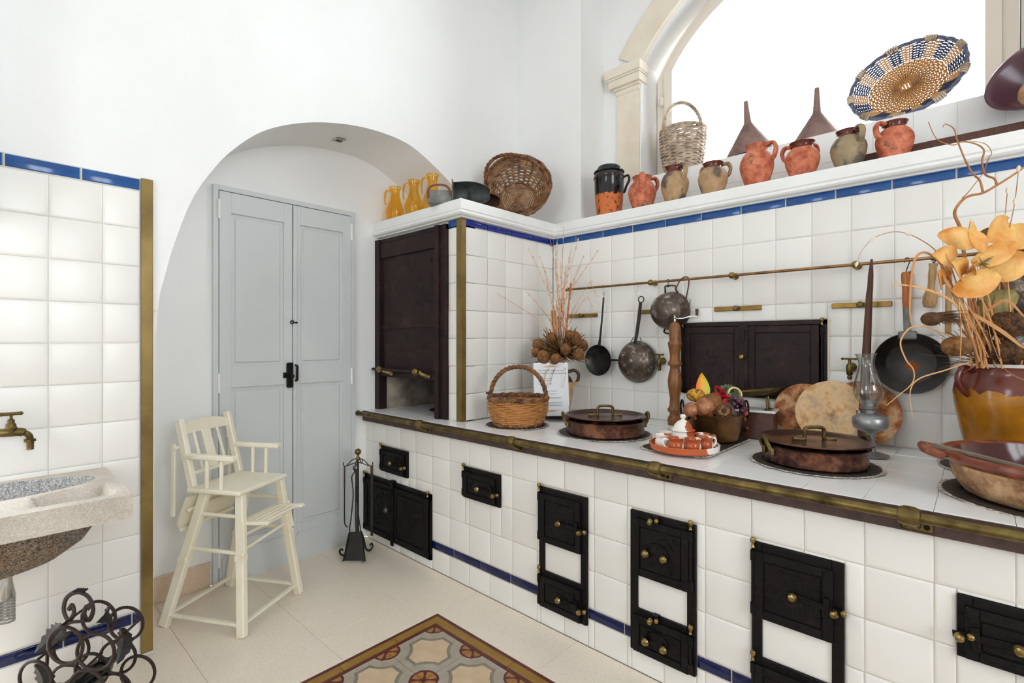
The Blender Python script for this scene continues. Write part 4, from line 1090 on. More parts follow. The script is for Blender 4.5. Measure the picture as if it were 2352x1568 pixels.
m = Mat('yellow_flower'); m.col(m.ramp(m.noise(70, 3), [(.4, srgb(96,62,20)), (.55, srgb(206,150,40))])).set(rough=.7).bump(m.noise(90, 3), .6, .004); M['yellow_flower'] = m.m
o = MB(); o.ball((0, 0, 0), .040, 16, 9, sc=(1, 1, .75)); o = o.build('yellow_flower_head', M['yellow_flower'], None, cpos(-.085, -.01, .215)); tag(o, 'ragged yellow flower head beside the wooden mill', 'flower')
m = Mat('autumn_leaf'); sx = m.n('ShaderNodeSeparateXYZ'); m.l(m.coord(), sx.inputs[0]); m.col(m.ramp(m.math('ADD', m.math('MULTIPLY', sx.outputs[0], 14), .5), [(.15, srgb(236,120,40)), (.5, srgb(246,176,40)), (.8, srgb(196,196,50))])).set(rough=.5); M['autumn_leaf'] = m.m
o = MB(); N_ = 12; vs = []; fs = []
for i in range(N_+1):
    t_ = i/N_; w = .030*math.sin(PI*t_**.8)**.9 + .0006; z = .125*t_; y = .012*math.sin(t_*2.5)
    vs += [(-w, y-.004, z), (0, y, z), (w, y-.004, z), (w, y-.0032, z), (0, y+.0008, z), (-w, y-.0032, z)]
for i in range(N_):
    for k in range(6): fs.append((i*6+k, i*6+(k+1) % 6, i*6+6+(k+1) % 6, i*6+6+k))
o.add(vs, fs); o = o.build('autumn_leaf', M['autumn_leaf'], None, cpos(-.040, -.01, .190), (R(-6), R(-4), CAMR)); tag(o, 'upright orange and yellow leaf standing in the cauldron', 'leaf')
pc = thing('pine_cone', 'brown pine cone at the front of the cauldron filling', 'pine cone', cpos(.010, .085, .150), (R(70), R(10), R(20)))
o = MB()
for j in range(8):
    rr_ = .030*math.sin(PI*(.15+.8*j/8))
    for i in range(8):
        a = 2*PI*(i+.5*(j % 2))/8; z = -.035+.01*j
        Mx = RZ(a) @ T(rr_*.75, 0, z) @ RY(R(-35))
        o.add([(0, -.007, 0), (.016, -.006, .002), (.019, 0, .004), (.016, .006, .002), (0, .007, 0), (.012, 0, -.004)], [(0,1,2,3,4), (0,5,1), (1,5,2), (2,5,3), (3,5,4), (4,5,0)], Mx)
mottled('cone_scale', srgb(84,52,32), srgb(176,128,84), 60, .7)
o.build('scales', M['cone_scale'], pc, kind='stuff'); MB().ball((0, 0, 0), .022, 10, 6, sc=(1, 1, 1.7)).build('core', M['dry_dark'], pc)
plain('red_gloss', srgb(184,20,36), .15)
rb = thing('red_berry_spray', 'spray of long glossy red berries in the middle of the cauldron', 'berries', cpos(.02, .02, .19))
for i, (u, w, z, a1, a2, ln) in enumerate(((.020, -.01, .245, 60, 20, .030), (.040, .00, .232, 40, -10, .026), (-.005, .02, .222, 75, 60, .026), (.048, .01, .212, 80, 25, .026), (-.004, .05, .200, 70, -60, .022), (.022, .05, .188, 85, 10, .020), (.012, .03, .210, 30, 40, .020), (.036, .045, .198, 80, -30, .022))):
    o = MB(); o.ball((0, 0, 0), .0095, 10, 8, sc=(1, 1, ln/.0095)); o.tube([(0, 0, -ln), (0, .002, -ln-.012)], .0012, 5)
    q_ = Vector(cpos(u, w, z)) - rb.location; o.build('berry', M['red_gloss'], rb, q_, (R(a1), R(a2), R(i*25)))
gr = thing('grape_bunch', 'bunch of dark purple grapes at the right of the cauldron', 'grapes', cpos(.085, .035, .165))
m = Mat('grape'); m.col(m.ramp(m.rand(), [(0, srgb(44,22,34)), (.75, srgb(84,44,58)), (.93, srgb(120,30,40)), (1, srgb(196,96,84))])).set(rough=.25); M['grape'] = m.m
gm = MB().ball((0, 0, 0), .0125, 12, 8).mesh('grape', M['grape'])
random.seed(5)
for i in range(34):
    a = random.uniform(0, 2*PI); rr_ = .042*math.sqrt(random.random()); z = .036*(1-(rr_/.048)**2)+random.uniform(-.03, .008)
    put('grape', gm, gr, (rr_*math.cos(a), rr_*math.sin(a), z))
o = MB(); o.prism([(-.03, -.012), (0, -.02), (.03, -.008), (.034, .004), (0, .016), (-.03, .01)], -.001, .001); plain('dark_leaf', srgb(62,50,52), .6); lf_ = o.build('dark_leaf', M['dark_leaf'], None, cpos(.052, .07, .165), (R(60), R(50), R(20))); tag(lf_, 'dull dark leaf hanging beside the grapes', 'leaf')
gb = thing('green_sprig', 'tuft of grey green needles at the back right of the cauldron', 'greenery', cpos(.075, -.025, .200))
o = MB()
for i in range(420):
    a = random.uniform(0, 2*PI); e_ = random.uniform(.05, 1.5); d_ = Vector((math.cos(a)*math.cos(e_), math.sin(a)*math.cos(e_), math.sin(e_)))
    p0 = d_*.030; p1 = d_*random.uniform(.05, .066); o.tube([p0, p1], [.0017, .0007], 3)
mottled('needle', srgb(72,86,66), srgb(150,158,128), 40, .7); o.build('needles', M['needle'], gb, kind='stuff'); MB().ball((0, 0, 0), .038, 12, 8).build('core', M['needle'], gb)
o = MB(); o.lathe([(.026,-.006),(.032,-.006),(.033,0),(.032,.006),(.026,.006)], 20, closed=True, a0=0, a1=PI*1.1); plain('dried_peel', srgb(226,206,140), .6); o = o.build('dried_peel', M['dried_peel'], None, cpos(.092, .02, .222), (R(70), R(20), CAMR)); tag(o, 'curl of pale yellow dried peel on the green tuft', 'peel')

# kitchen scale: wooden box, marble top, brass pan
scl = thing('kitchen_scale', 'wooden kitchen scale with marble top and oval brass pan', 'scale', (1.680, -.165, ZT), (0, 0, R(8)))
MB().bbox(-.125, .080, -.06, .060, .0, .118, .003).build('box', M['wood_box'], scl)
MB().bbox(-.130, .085, -.066, .066, .118, .128, .002).build('marble_top', M['marble'], scl)
for (xx, zz) in ((-.09, .045), (-.03, .045), (.05, .02)): MB().lathe([(.0001,0),(.008,0),(.009,.008),(.0001,.012)], 12, T(xx, -.06, zz) @ RX(R(90))).build('weight_knob', M['brass'], scl)
for (xx, yy) in ((-.085, -.03), (-.085, .03), (.05, -.03), (.05, .03)):
    o = MB(); o.lathe([(.0001,0),(.019,0),(.018,.002),(.006,.005),(.0001,.006)], 14, T(xx, yy, .128)); o.tube([(xx, yy, .13), (xx-.006, yy, .186)], [.0045, .0035], 8); o.build('foot', M['brass'], scl)
o = MB(); n_ = 28; prof_ = [(.0001,.002),(.05,.002),(.082,.010),(.098,.024),(.100,.026),(.096,.026),(.080,.013),(.05,.006),(.0001,.006)]
o.lathe(prof_, n_, T(-.02, 0, .184) @ RY(R(-9)), sx=1.25, sy=.62); o.build('pan', M['brass'], scl)

# clay lids and plates leaning on the wall
def disc(label, x, y, z, r, lean, mat, knob_=False, dish=.012):
    t = thing('clay_cover' if knob_ else 'clay_plate', label, 'lid' if knob_ else 'plate', (x, y, z), (R(90-lean), 0, 0))
    MB().lathe([(.0001,0),(r*.62,.001),(r*.70,dish*.5),(r*.95,dish),(r,dish*.9),(r,dish*.4),(r*.92,dish*.2),(r*.6,-.008),(.0001,-.009)], 44).build('disc', M[mat], t)
    if knob_: MB().lathe([(.0001,.032),(.010,.031),(.015,.022),(.013,.012),(.018,.004),(.034,.001),(.0001,0)], 20).build('knob', M[mat], t)
    return t
disc('rust stained clay plate leaning left of the pale lid', 1.850, -.062, ZT+.124, .122, 14, 'clay_rust')
disc('pale buff clay lid with a central knob, leaning behind the large copper pan', 1.965, -.128, ZT+.136, .134, 15, 'clay_pale', True, .006)
disc('brown rimmed clay plate leaning at the back, behind the oil lamp', 2.065, -.062, ZT+.134, .135, 14, 'clay_rust')

# oil lamp
lp = thing('oil_lamp', 'pewter oil lamp with a clear glass chimney', 'lamp', (2.126, -.270, ZT), (0, R(-3), 0))
MB().lathe([(.0001,0),(.054,0),(.054,.004),(.034,.012),(.013,.018),(.011,.03),(.0125,.075),(.016,.088),(.04,.098),(.056,.110),(.0585,.122),(.0585,.142),(.054,.150),(.034,.160),(.02,.164),(.02,.170),(.0001,.171)], 36).build('foot_and_tank', M['pewter'], lp)
MB().lathe([(.0001,.168),(.020,.168),(.021,.176),(.029,.180),(.030,.186),(.022,.19),(.018,.205),(.011,.215),(.0001,.216)], 24).build('burner', M['pewter'], lp)
MB().lathe([(.012,0),(.012,.02),(.0001,.02)], 10, T(-.035, .02, .15)).build('filler_cap', M['pewter'], lp)
o = MB(); ch = [(.027,.182),(.027,.196),(.034,.206),(.046,.224),(.0505,.246),(.046,.272),(.036,.306),(.0275,.336),(.0255,.352),(.029,.372),(.0335,.386)]
o.lathe(ch + [(r-.0016, z) for r, z in ch[::-1]], 40, closed=True); chim = o.build('glass_chimney', M['clear_glass'], lp)
o = MB()
for i in range(32): a = 2*PI*i/32; o.ball((.0335*math.cos(a), .0335*math.sin(a), .387), .0026, 6, 4)
o.build('beaded_edge', M['clear_glass'], chim, kind='stuff')

# big amber jar
jar = thing('amber_jar', 'large amber glazed jar with a brown dripping collar, full of dried flowers', 'jar', (2.508, -.195, ZT))
MB().lathe([(.0001,0),(.106,0),(.112,.008),(.136,.12),(.153,.22),(.156,.262),(.150,.295),(.141,.318),(.138,.335),(.144,.352),(.140,.357),(.130,.35),(.13,.33),(.138,.28),(.0001,.27)], 56).build('body', M['amber_glaze'], jar)
MB().lathe([(.144,.350),(.1455,.355),(.139,.3605),(.129,.354)], 56).build('worn_rim', M['ivory_glaze'], jar)
for s_ in (0, PI): MB().tube(bez([(.140, 0, .338), (.170, 0, .345), (.188, 0, .315), (.178, 0, .275), (.154, 0, .255)], 6), .0105, 10, flat=.8).build('handle', M['glaze_brown'], jar, rot=(0, 0, CAMR+s_))
# terracotta bowl with a wooden spoon
bw = thing('clay_bowl', 'wide clay bowl with brown glazed inside at the right edge', 'bowl', (2.600, -.600, ZT+.005))
MB().lathe([(.0001,0),(.205,0),(.215,.006),(.238,.04),(.248,.086)], 64).build('outer_wall', M['clay_bowl'], bw)
MB().lathe([(.248,.084),(.262,.092),(.270,.104),(.268,.114),(.258,.117),(.250,.113),(.244,.115),(.238,.110)], 64).build('rim', M['glaze_rust'], bw)
MB().lathe([(.239,.112),(.232,.09),(.21,.03),(.19,.012),(.0001,.01)], 64).build('inner_glaze', M['glaze_inside'], bw)
MB().tube(bez([(-.262, -.05, .10), (-.300, -.04, .112), (-.306, 0, .116), (-.300, .04, .112), (-.262, .05, .10)], 6), .013, 10).build('handle', M['glaze_rust'], bw, rot=(0, 0, R(10)))
ws = thing('wooden_spoon', 'old grey wooden spoon lying across the rim of the clay bowl', 'spoon', (2.32, -.66, ZT+.127), (0, R(8), R(-14)))
MB().tube([(0, 0, 0), (.1, 0, .002), (.25, 0, 0)], [.009, .007, .008], 8, flat=.7).build('shaft', M['wood_grey'], ws)
MB().lathe([(.0001,-.010),(.014,-.008),(.024,0),(.022,.001),(.0001,-.006)], 18, T(.285, 0, -.001), sx=1.7).build('spoon_bowl', M['wood_grey'], ws)
mt = thing('metal_ladle', 'dark metal ladle lying inside the clay bowl', 'ladle', (2.60, -.56, ZT+.028), (0, 0, R(20)))
MB().tube(bez([(0, 0, .03), (-.03, -.05, .07), (-.01, -.09, .085), (.05, -.08, .08)], 5), .003, 6).build('shaft', M['iron'], mt)
MB().lathe([(.0001,0),(.03,.004),(.045,.02),(.043,.02),(.0001,.003)], 22).build('ladle_cup', M['pan_black'], mt)

# ------------------------------------------------------------------ hanging on the rail
def shook(x, y, z0, z1, r=.0018, mat='steel', label='', bow=.010):
    o = MB(); zt = 1.568+.0068+r
    pts = [(x-bow, y+.004, zt-.018), (x-bow*.8, y, zt-.004), (x, y, zt), (x+bow*.8, y, zt-.006), (x+bow*.6, y, zt-.02), (x+.2*bow, y, (zt+z1)/2), (x-.3*bow, y, z1+.012), (x, y, z1), (x+bow*.7, y, z1+.004), (x+bow, y, z1+.012)]
    o = o.tube(bez(pts, 4), r, 6).build('wire_hook', M[mat]); tag(o, label, 'hook', 'hooks on the rail'); return o
# long handled shallow scoop pan
def facing(x, y, z, ry=0, yaw=0): return Matrix.Translation((x, y, z)) @ RZ(yaw) @ RX(R(90)) @ RZ(ry)
lp_ = thing('skimming_pan', 'small black long handled pan hanging nearest the corner', 'pan', (.768, -.035, 1.132), (0, R(4), 0))
o = MB(); o.lathe([(.0001,.0),(.060,.002),(.078,.014),(.090,.036),(.0925,.038),(.090,.040),(.076,.018),(.058,.006),(.0001,.004)], 36, RX(R(90))); o.build('pan_dish', M['pan_black'], lp_)
o = MB(); o.tube([(0, -.034, .085), (.002, -.03, .13), (.004, -.025, .26), (.006, -.025, .372)], [.011,.0075,.006,.006], 8, flat=.7); o.build('pan_handle', M['pan_black'], lp_)
o = MB(); o.tube([(.006, -.025, .37), (.006, -.025, .392)], .003, 6); o.lathe([(.007,-.0015),(.0095,-.0015),(.0095,.0015),(.007,.0015)], 12, T(.006, -.025, .400) @ RX(R(90)), closed=True); o.build('wire_eye', M['steel'], lp_)
shook(.797, -.06, 1.56, 1.529, label='thin wire hook carrying the small black pan')
# bulging pan hung with its bottom outwards
pn = thing('round_bottom_pan', 'worn round bottomed pan hanging from an iron ring', 'pan', (1.004, -.032, 1.128), (0, R(5), 0))
o = MB(); o.lathe([(.0001,.078),(.05,.074),(.085,.058),(.106,.030),(.114,.006),(.117,.0),(.113,-.002),(.104,.024),(.08,.052),(.0001,.07)], 40, RX(R(90))); o.build('pan_body', M['tin_worn'], pn)
o = MB(); o.lathe([(.114,-.004),(.119,-.004),(.119,.002),(.114,.002)], 40, RX(R(90)), closed=True); o.build('rim_wire', M['zinc'], pn)
o = MB(); o.tube([(-.004, -.035, .105), (0, -.03, .15), (.004, -.025, .25), (.006, -.025, .335)], [.011,.012,.013,.011], 4, flat=.45); o.build('pan_handle', M['wrought_dark'], pn)
o = MB(); o.tube(bez([(-.045, -.03, .085), (-.025, -.03, .125), (-.018, -.03, .14)], 4), .0035, 6); o.tube(bez([(.045, -.03, .085), (.03, -.03, .125), (.022, -.03, .14)], 4), .0035, 6); o.build('handle_stay', M['zinc'], pn)
o = MB(); o.tube([(.008+.017*math.cos(a), -.025, .352+.017*math.sin(a)) for a in [2*PI*i/20 for i in range(20)]], .0032, 8, closed=True); o.build('iron_ring', M['wrought_dark'], pn)
shook(1.018, -.06, 1.56, 1.497, label='thin wire hook through the ring of the round bottomed pan')
# two handled pot, bottom outwards
pt = thing('two_handled_pot', 'dented grey brown pot with brass loops hanging bottom outwards', 'pot', (1.203, -.022, 1.408), (0, R(3), 0))
o = MB(); o.lathe([(.0001,.100),(.048,.100),(.054,.096),(.058,.090),(.085,.074),(.098,.040),(.103,.0),(.105,-.004),(.100,-.004),(.095,.036),(.08,.07),(.0001,.09)], 44, RX(R(90))); o.build('pot_body', M['tin_worn'], pt)
o = MB(); o.tube(bez([(-.036, -.006, .097), (-.030, -.02, .115), (-.026, -.024, .134), (.026, -.024, .134), (.030, -.02, .115), (.036, -.006, .097)], 6), .0052, 8); o.build('brass_loop', M['brass'], pt)
o = MB(); o.tube(bez([(-.030, -.006, -.098), (-.022, -.02, -.118), (.022, -.02, -.122), (.034, -.006, -.098)], 6), .0042, 8); o.build('iron_loop', M['iron'], pt)
shook(1.203, -.06, 1.56, 1.535, label='short wire hook carrying the dented pot', mat='iron', bow=.007)
o = MB(); o.tube(bez([(1.252, -.075, 1.520), (1.262, -.075, 1.538), (1.278, -.068, 1.568), (1.298, -.062, 1.581), (1.315, -.06, 1.574), (1.318, -.062, 1.54), (1.308, -.064, 1.48), (1.299, -.066, 1.43), (1.302, -.068, 1.412), (1.314, -.072, 1.410), (1.328, -.078, 1.43), (1.336, -.08, 1.46)], 5), [.0012]*3 + [.0036]*42 + [.0036-.00026*k for k in range(11)], 8)
o = o.build('meat_hook', M['rusty_iron']); tag(o, 'large pointed rusty double hook on the rail beside the pot', 'hook')
# gas taps and pipe on the tiles
def wall_tap(x, z, label, flip=1):
    t = thing('brass_tap', label, 'tap', (x, -.008, z))
    MB().lathe([(.0001,0),(.020,0),(.018,.006),(.010,.012),(.010,.045),(.0001,.045)], 16, RX(R(90))).build('wall_flange', M['brass'], t)
    MB().lathe([(.0001,-.052),(.007,-.050),(.010,-.042),(.008,-.034),(.012,-.028),(.0135,.006),(.011,.014),(.006,.018),(.006,.034),(.0001,.035)], 14, T(0, -.045, 0)).build('tap_body', M['brass'], t)
    o = MB(); o.tube([(-.026, -.045, .037), (.022, -.045, .037)], [.0032, .0045], 8); o.ball((-.026, -.045, .037), .006, 8, 5); o.ball((.022, -.045, .037), .006, 8, 5); o.build('tap_handle', M['brass'], t)
wall_tap(1.150, 1.135, 'brass gas tap right of the round bottomed pan')
wall_tap(2.020, 1.132, 'brass gas tap above the pale clay lid')
o = MB(); o.tube([(.80, -.026, 1.134), (1.13, -.026, 1.134)], .0055, 8); o = o.build('gas_pipe', M['wrought_dark']); tag(o, 'short dark pipe between the two hanging pans', 'pipe')
# spindle standing on the worktop
o = MB(); o.tube([(0, 0, 0), (0, 0, .30), (.002, 0, .62), (.004, 0, .655), (.004, 0, .70), (.005, 0, .765)], [.019, .0165, .0115, .010, .0095, .004], 12)
o = o.build('wooden_spindle', M['wood_dark'], None, (2.078, -.150, ZT+.002), (R(-1), R(1.8), 0)); tag(o, 'long tapering wooden spindle standing behind the oil lamp', 'spindle')
# skillet with wooden grip
sk = thing('frying_pan', 'black frying pan with an orange wooden grip hanging over the lamp', 'frying pan', (2.222, -.022, 1.156), (0, R(-1), 0))
o = MB(); o.lathe([(.0001,.004),(.078,.004),(.084,.008),(.114,.040),(.119,.043),(.121,.040),(.118,.034),(.086,.0),(.0001,-.002)], 48, RX(R(90))); o.build('pan_dish', M['pan_black'], sk)
o = MB(); o.tube([(-.006, -.036, .118), (-.006, -.034, .15), (-.006, -.032, .225)], [.012, .0125, .0135], 10, flat=.6); o.bbox(-.035, .025, -.045, -.040, .095, .128, .004); o.build('iron_socket', M['zinc'], sk)
o = MB(); o.lathe([(.0001,.222),(.0135,.222),(.0145,.25),(.014,.30),(.0165,.335),(.017,.355),(.013,.366),(.0001,.367)], 16, T(-.006, -.032, 0), sy=.7); o.build('wooden_grip', M['wood_orange'], sk)
o = MB(); o.lathe([(.0001,0),(.012,0),(.0001,.0005)], 12, T(-.006, -.044, .355) @ RX(R(90))); 
o = MB(); o.add([(-.022, -.0062, -.008), (.006, -.0062, .012), (.028, -.0062, -.01), (.02, -.0062, -.032), (.004, -.0062, -.034)], [(0,1,2,3,4)]); o.build('rust_patch', M['rust'], sk)
shook(2.214, -.06, 1.56, 1.512, label='wire hook carrying the frying pan grip', mat='iron')
pe = thing('wooden_pestle', 'pale wooden pestle hanging from the rail beside the frying pan', 'pestle', (2.281, -.055, 1.375), (0, R(4), 0))
MB().lathe([(.0001,0),(.018,.002),(.023,.02),(.023,.045),(.016,.064),(.011,.072),(.011,.10),(.013,.13),(.012,.158),(.014,.166),(.0135,.172),(.0001,.173)], 20).build('turned_body', M['wood_pale'], pe)
shook(2.294, -.06, 1.56, 1.547, label='wire hook carrying the wooden pestle', mat='iron', bow=.006)
o = MB(); o.tube([(2.336, -.05, 1.27), (2.339, -.05, 1.53)], [.010, .0095], 10); o = o.build('wooden_stick', M['wood_pale']); tag(o, 'plain brown stick hanging behind the dried grasses', 'stick')
gp = thing('grey_lidded_pan', 'grey battered pan with brass loop hanging at the right edge', 'pan', (2.590, -.022, 1.392))
o = MB(); o.lathe([(.0001,.070),(.08,.068),(.12,.055),(.136,.02),(.14,.0),(.136,-.004),(.0001,.06)], 44, RX(R(90))); o.build('pan_body', M['tin_worn'], gp)
o = MB(); o.tube(bez([(-.075, -.02, .112), (-.078, -.035, .138), (-.06, -.04, .148), (.0, -.04, .146), (.03, -.035, .138), (.034, -.02, .126)], 6), .0055, 8); o.build('brass_loop', M['brass'], gp)

# ------------------------------------------------------------------ on the hood shelf
def tinted(name, c):
    m = Mat(name); tr = m.n('ShaderNodeBsdfTransparent', inp={'Color': c}); gl = m.n('ShaderNodeBsdfGlossy', inp={'Roughness': .04, 'Color': (1, .9, .7, 1)})
    df = m.n('ShaderNodeBsdfTranslucent', inp={'Color': (.95, .55, .06, 1)})
    lw = m.n('ShaderNodeLayerWeight', inp={'Blend': .4}); m1 = m.n('ShaderNodeMixShader', inp={0: .13}); m2 = m.n('ShaderNodeMixShader')
    m.l(tr.outputs[0], m1.inputs[1]); m.l(df.outputs[0], m1.inputs[2])
    m.l(m.math('ADD', m.math('MULTIPLY', m.math('POWER', lw.outputs['Facing'], 3.0), .4), .05), m2.inputs[0]); m.l(m1.outputs[0], m2.inputs[1]); m.l(gl.outputs[0], m2.inputs[2]); m.l(m2.outputs[0], m.o.inputs[0]); M[name] = m.m
tinted('amber_thin', (1.0, .76, .22, 1))
def carafe(label, x, y, ang):
    t = thing('glass_carafe', label, 'carafe', (x, y, ZL), (0, 0, ang), 'amber carafes on the hood')
    o = MB(); P = [(.0001,.004),(.045,0),(.050,.006),(.053,.03),(.056,.055),(.059,.072),(.058,.085),(.050,.108),(.038,.138),(.030,.165),(.0275,.185),(.029,.205),(.034,.224),(.0365,.232),(.0368,.235)]
    n_ = 48; vs = []; fs = []
    for (r, z) in P:
        for i in range(n_):
            a = 2*PI*i/n_; q = 1 + (.028*math.cos(12*a)*max(0, 1-abs(z-.03)/.035) if z < .07 else 0)
            vs.append((r*q*math.cos(a), r*q*math.sin(a), z))
    for j in range(len(P)-1):
        for i in range(n_): i2 = (i+1) % n_; fs.append((j*n_+i, j*n_+i2, (j+1)*n_+i2, (j+1)*n_+i))
    o.add(vs, fs); o.build('body', M['amber_thin'], t)
    MB().tube([(.0368*math.cos(a), .0368*math.sin(a), .235) for a in [2*PI*i/32 for i in range(32)]], .0022, 6, closed=True).build('lip', M['amber_thin'], t)
    MB().tube(bez([(-.030, 0, .212), (-.052, 0, .218), (-.064, 0, .196), (-.066, 0, .15), (-.062, 0, .125)], 6), [.007]*6+[.0065]*10+[.005]*9, 8, flat=.7).build('handle', M['amber_thin'], t)
carafe('amber glass carafe at the left end of the hood shelf', -.335, -.745, CAMR)
carafe('amber glass carafe in the middle of the three', -.135, -.742, CAMR)
carafe('amber glass carafe beside the grey metal scoop', .040, -.735, CAMR)
def trough(L, r0, th=.003):
    """scoop lying on its side: a curved shell open towards the front"""
    mb = MB(); vs = []; fs = []; n_ = 16; m_ = 10
    for s_ in (0, th):
        for i in range(m_+1):
            t_ = i/m_; r = r0*(1.0+.10*math.sin(PI*t_*.9))*math.sqrt(max(.02, 1-(.93*t_)**3)) - s_
            for k in range(n_+1):
                a = R(-25+205*k/n_); vs.append((L*t_, r*math.sin(a), r0+r*math.cos(a)*.98))
    W_ = n_+1; B_ = (m_+1)*W_
    for q in (0, 1):
        for i in range(m_):
            for k in range(n_): fs.append((q*B_+i*W_+k, q*B_+i*W_+k+1, q*B_+(i+1)*W_+k+1, q*B_+(i+1)*W_+k))
    for i in range(m_):
        for k in (0, n_): fs.append((i*W_+k, (i+1)*W_+k, B_+(i+1)*W_+k, B_+i*W_+k))
    mb.add(vs, fs); return mb
mottled('zinc_dark', srgb(54,60,58), srgb(96,100,96), 20, .5, metal=.3)
s1 = thing('zinc_scoop', 'grey zinc scoop with a brown strap handle at the corner of the hood shelf', 'scoop', (.270, -.770, ZL), (0, 0, R(42)))
MB().bbox(-.135, .0, -.058, .058, .0, .075, .006).build('closed_back', M['zinc'], s1)
MB().bbox(.0, .004, -.066, .066, .0, .134, .001).build('back_plate', M['zinc'], s1)
o = trough(.20, .066); o.build('trough', M['zinc_dark'], s1, (.004, .0, .002))
mb_ = MB(); mb_.tube(bez([(-.13, -.062, .03), (-.128, -.064, .075), (-.10, -.064, .098), (-.04, -.064, .098), (-.012, -.064, .075), (-.008, -.062, .045)], 6), .006, 8, flat=.5); plain('leather', srgb(112,62,46), .5); mb_.build('strap_handle', M['leather'], s1)
s2 = thing('rusty_scoop', 'rusty brown scoop lying in front of the big wicker basket', 'scoop', (.270, -.640, ZL), (0, 0, R(40)))
trough(.17, .050).build('trough', M['rusty_iron'], s2, (.0, .0, .002))
MB().bbox(-.004, .0, -.05, .05, .002, .10, .001).build('back_plate', M['rusty_iron'], s2)
MB().bbox(-.10, -.004, -.013, .013, .035, .048, .003).build('scoop_handle', M['rusty_iron'], s2)
d_ = Vector((.62, -.70, .30)).normalized()
e_ = (d_.to_track_quat('Z', 'Y').to_matrix().to_4x4() @ RZ(R(40))).to_euler()
ul_ = d_.to_track_quat('Z', 'Y').to_matrix().inverted() @ Vector((-.25, -.25, .9)); ul_ = RZ(R(-40)) @ ul_
basket('large_wicker_basket', 'big dark wicker basket tipped on its side on the hood shelf', (.190, -.140, 2.185), e_, .115, .205, .17, 26, 22, .0064, ('wicker_mid', 'wicker_brown'), .13, hlean=(ul_.x*.14, ul_.y*.14), haxis=R(-40), rimr=.0085, hr=.006, bulge=.022)

# ------------------------------------------------------------------ jars on the ledge
bj = thing('black_lidded_jar', 'tall black glazed jar with a lid, its lower half worn to orange', 'jar', (.765, .055, ZL), (0, 0, R(20)))
MB().lathe([(.0001,0),(.066,0),(.072,.006),(.083,.09),(.088,.17),(.088,.225),(.091,.232),(.089,.242),(.092,.250),(.088,.262),(.085,.275),(.0001,.272)], 44).build('body', M['black_orange_jar'], bj)
MB().lathe([(.090,.272),(.094,.277),(.090,.284),(.074,.290),(.072,.304),(.066,.312),(.0001,.313)], 44).build('lid', M['black_glaze'], bj)
MB().tube(bez([(.086, 0, .250), (.116, 0, .262), (.124, 0, .235), (.106, 0, .195), (.096, 0, .165), (.086, 0, .155)], 6), .0075, 8).build('handle', M['black_glaze'], bj, rot=(0, 0, R(22)))
o = MB()
for i in range(30): a = 2*PI*i/30; o.ball((.0885*math.cos(a), .0885*math.sin(a), .244), .0062, 6, 4)
o.build('beaded_band', M['wood_dark'], bj, kind='stuff')
def jug(label, x, R_, h, mat, neck='glaze_brown', flare=1.0, yaw=0, y=.045, hand=1):
    t = thing('clay_jug', label, 'jug', (x, y, ZL), (0, 0, yaw), 'clay jugs on the ledge')
    P = [(.0001,0),(R_*.60,0),(R_*.63,h*.02),(R_*.80,h*.22),(R_*.96,h*.42),(R_,h*.54),(R_*.96,h*.65),(R_*.80,h*.77),(R_*.66,h*.83)]
    Nk = [(R_*.66,h*.83),(R_*.60,h*.88),(R_*.63,h*.95),(R_*.70*flare,h),(R_*.66*flare,h*1.002),(R_*.57,h*.94),(R_*.54,h*.86),(R_*.7,h*.7),(.0001,h*.55)]
    MB().lathe(P, 36).build('body', M[mat], t); MB().lathe(Nk, 36).build('neck', M[neck], t)
    for k, a in enumerate((-100, 15)):
        o = MB(); o.tube(bez([(R_*.62, 0, h*.95), (R_*1.0, 0, h*.98), (R_*1.20, 0, h*.86), (R_*1.12, 0, h*.68), (R_*.94, 0, h*.60)], 6), R_*.12, 8, flat=1.7); o.build('handle', M[mat], t, rot=(0, 0, R(a)+CAMR*.5))
    return t
jug('squat orange clay jug next to the black lidded jar', .994, .080, .198, 'terracotta', 'terracotta', yaw=.3)
jug('buff clay jug with soot patches below the handled wicker basket', 1.192, .075, .208, 'terracotta_sooty', yaw=.9)
jug('small greyish buff clay jug between basket and funnel', 1.402, .074, .178, 'terracotta_sooty', yaw=2.0)
jug('tallest orange clay jug, in front of the left funnel', 1.618, .078, .212, 'terracotta', 'terracotta', yaw=1.2)
jug('short round orange jug between the two funnels', 1.818, .073, .172, 'terracotta', yaw=2.4, flare=1.05)
jug('olive grey clay jug with dark soot, left of the last jug', 2.000, .070, .176, 'terracotta_grey', yaw=.6)
jug('orange clay jug with a black blotch, last in the row', 2.163, .068, .164, 'terracotta', yaw=3.3)
o = MB(); o.bbox(1.975, 3.2, .205, .250, ZL, ZL+.108, .004); o = o.build('wooden_batten', M['wood_dark']); tag(o, 'dark wooden batten lying along the ledge behind the last jugs', 'batten')
# glazed dish leaning at the right
d_ = Vector((-.35, -.75, .35)).normalized()
gd = thing('brown_glazed_dish', 'deep brown glazed dish tipped on its side at the end of the ledge', 'dish', (2.605, .215, 2.262), d_.to_track_quat('Z', 'Y').to_euler())
MB().lathe([(.0001,-.05),(.085,-.05),(.10,-.045),(.135,.0),(.148,.03),(.158,.040),(.160,.048),(.154,.052),(.146,.046),(.138,.034),(.12,.0),(.09,-.038)], 44).build('glazed_wall', plain('glaze_plum', srgb(84,52,62), .25).m, gd)
MB().lathe([(.09,-.0378),(.05,-.040),(.0001,-.0405)], 36).build('worn_bottom', M['clay_bowl'], gd)

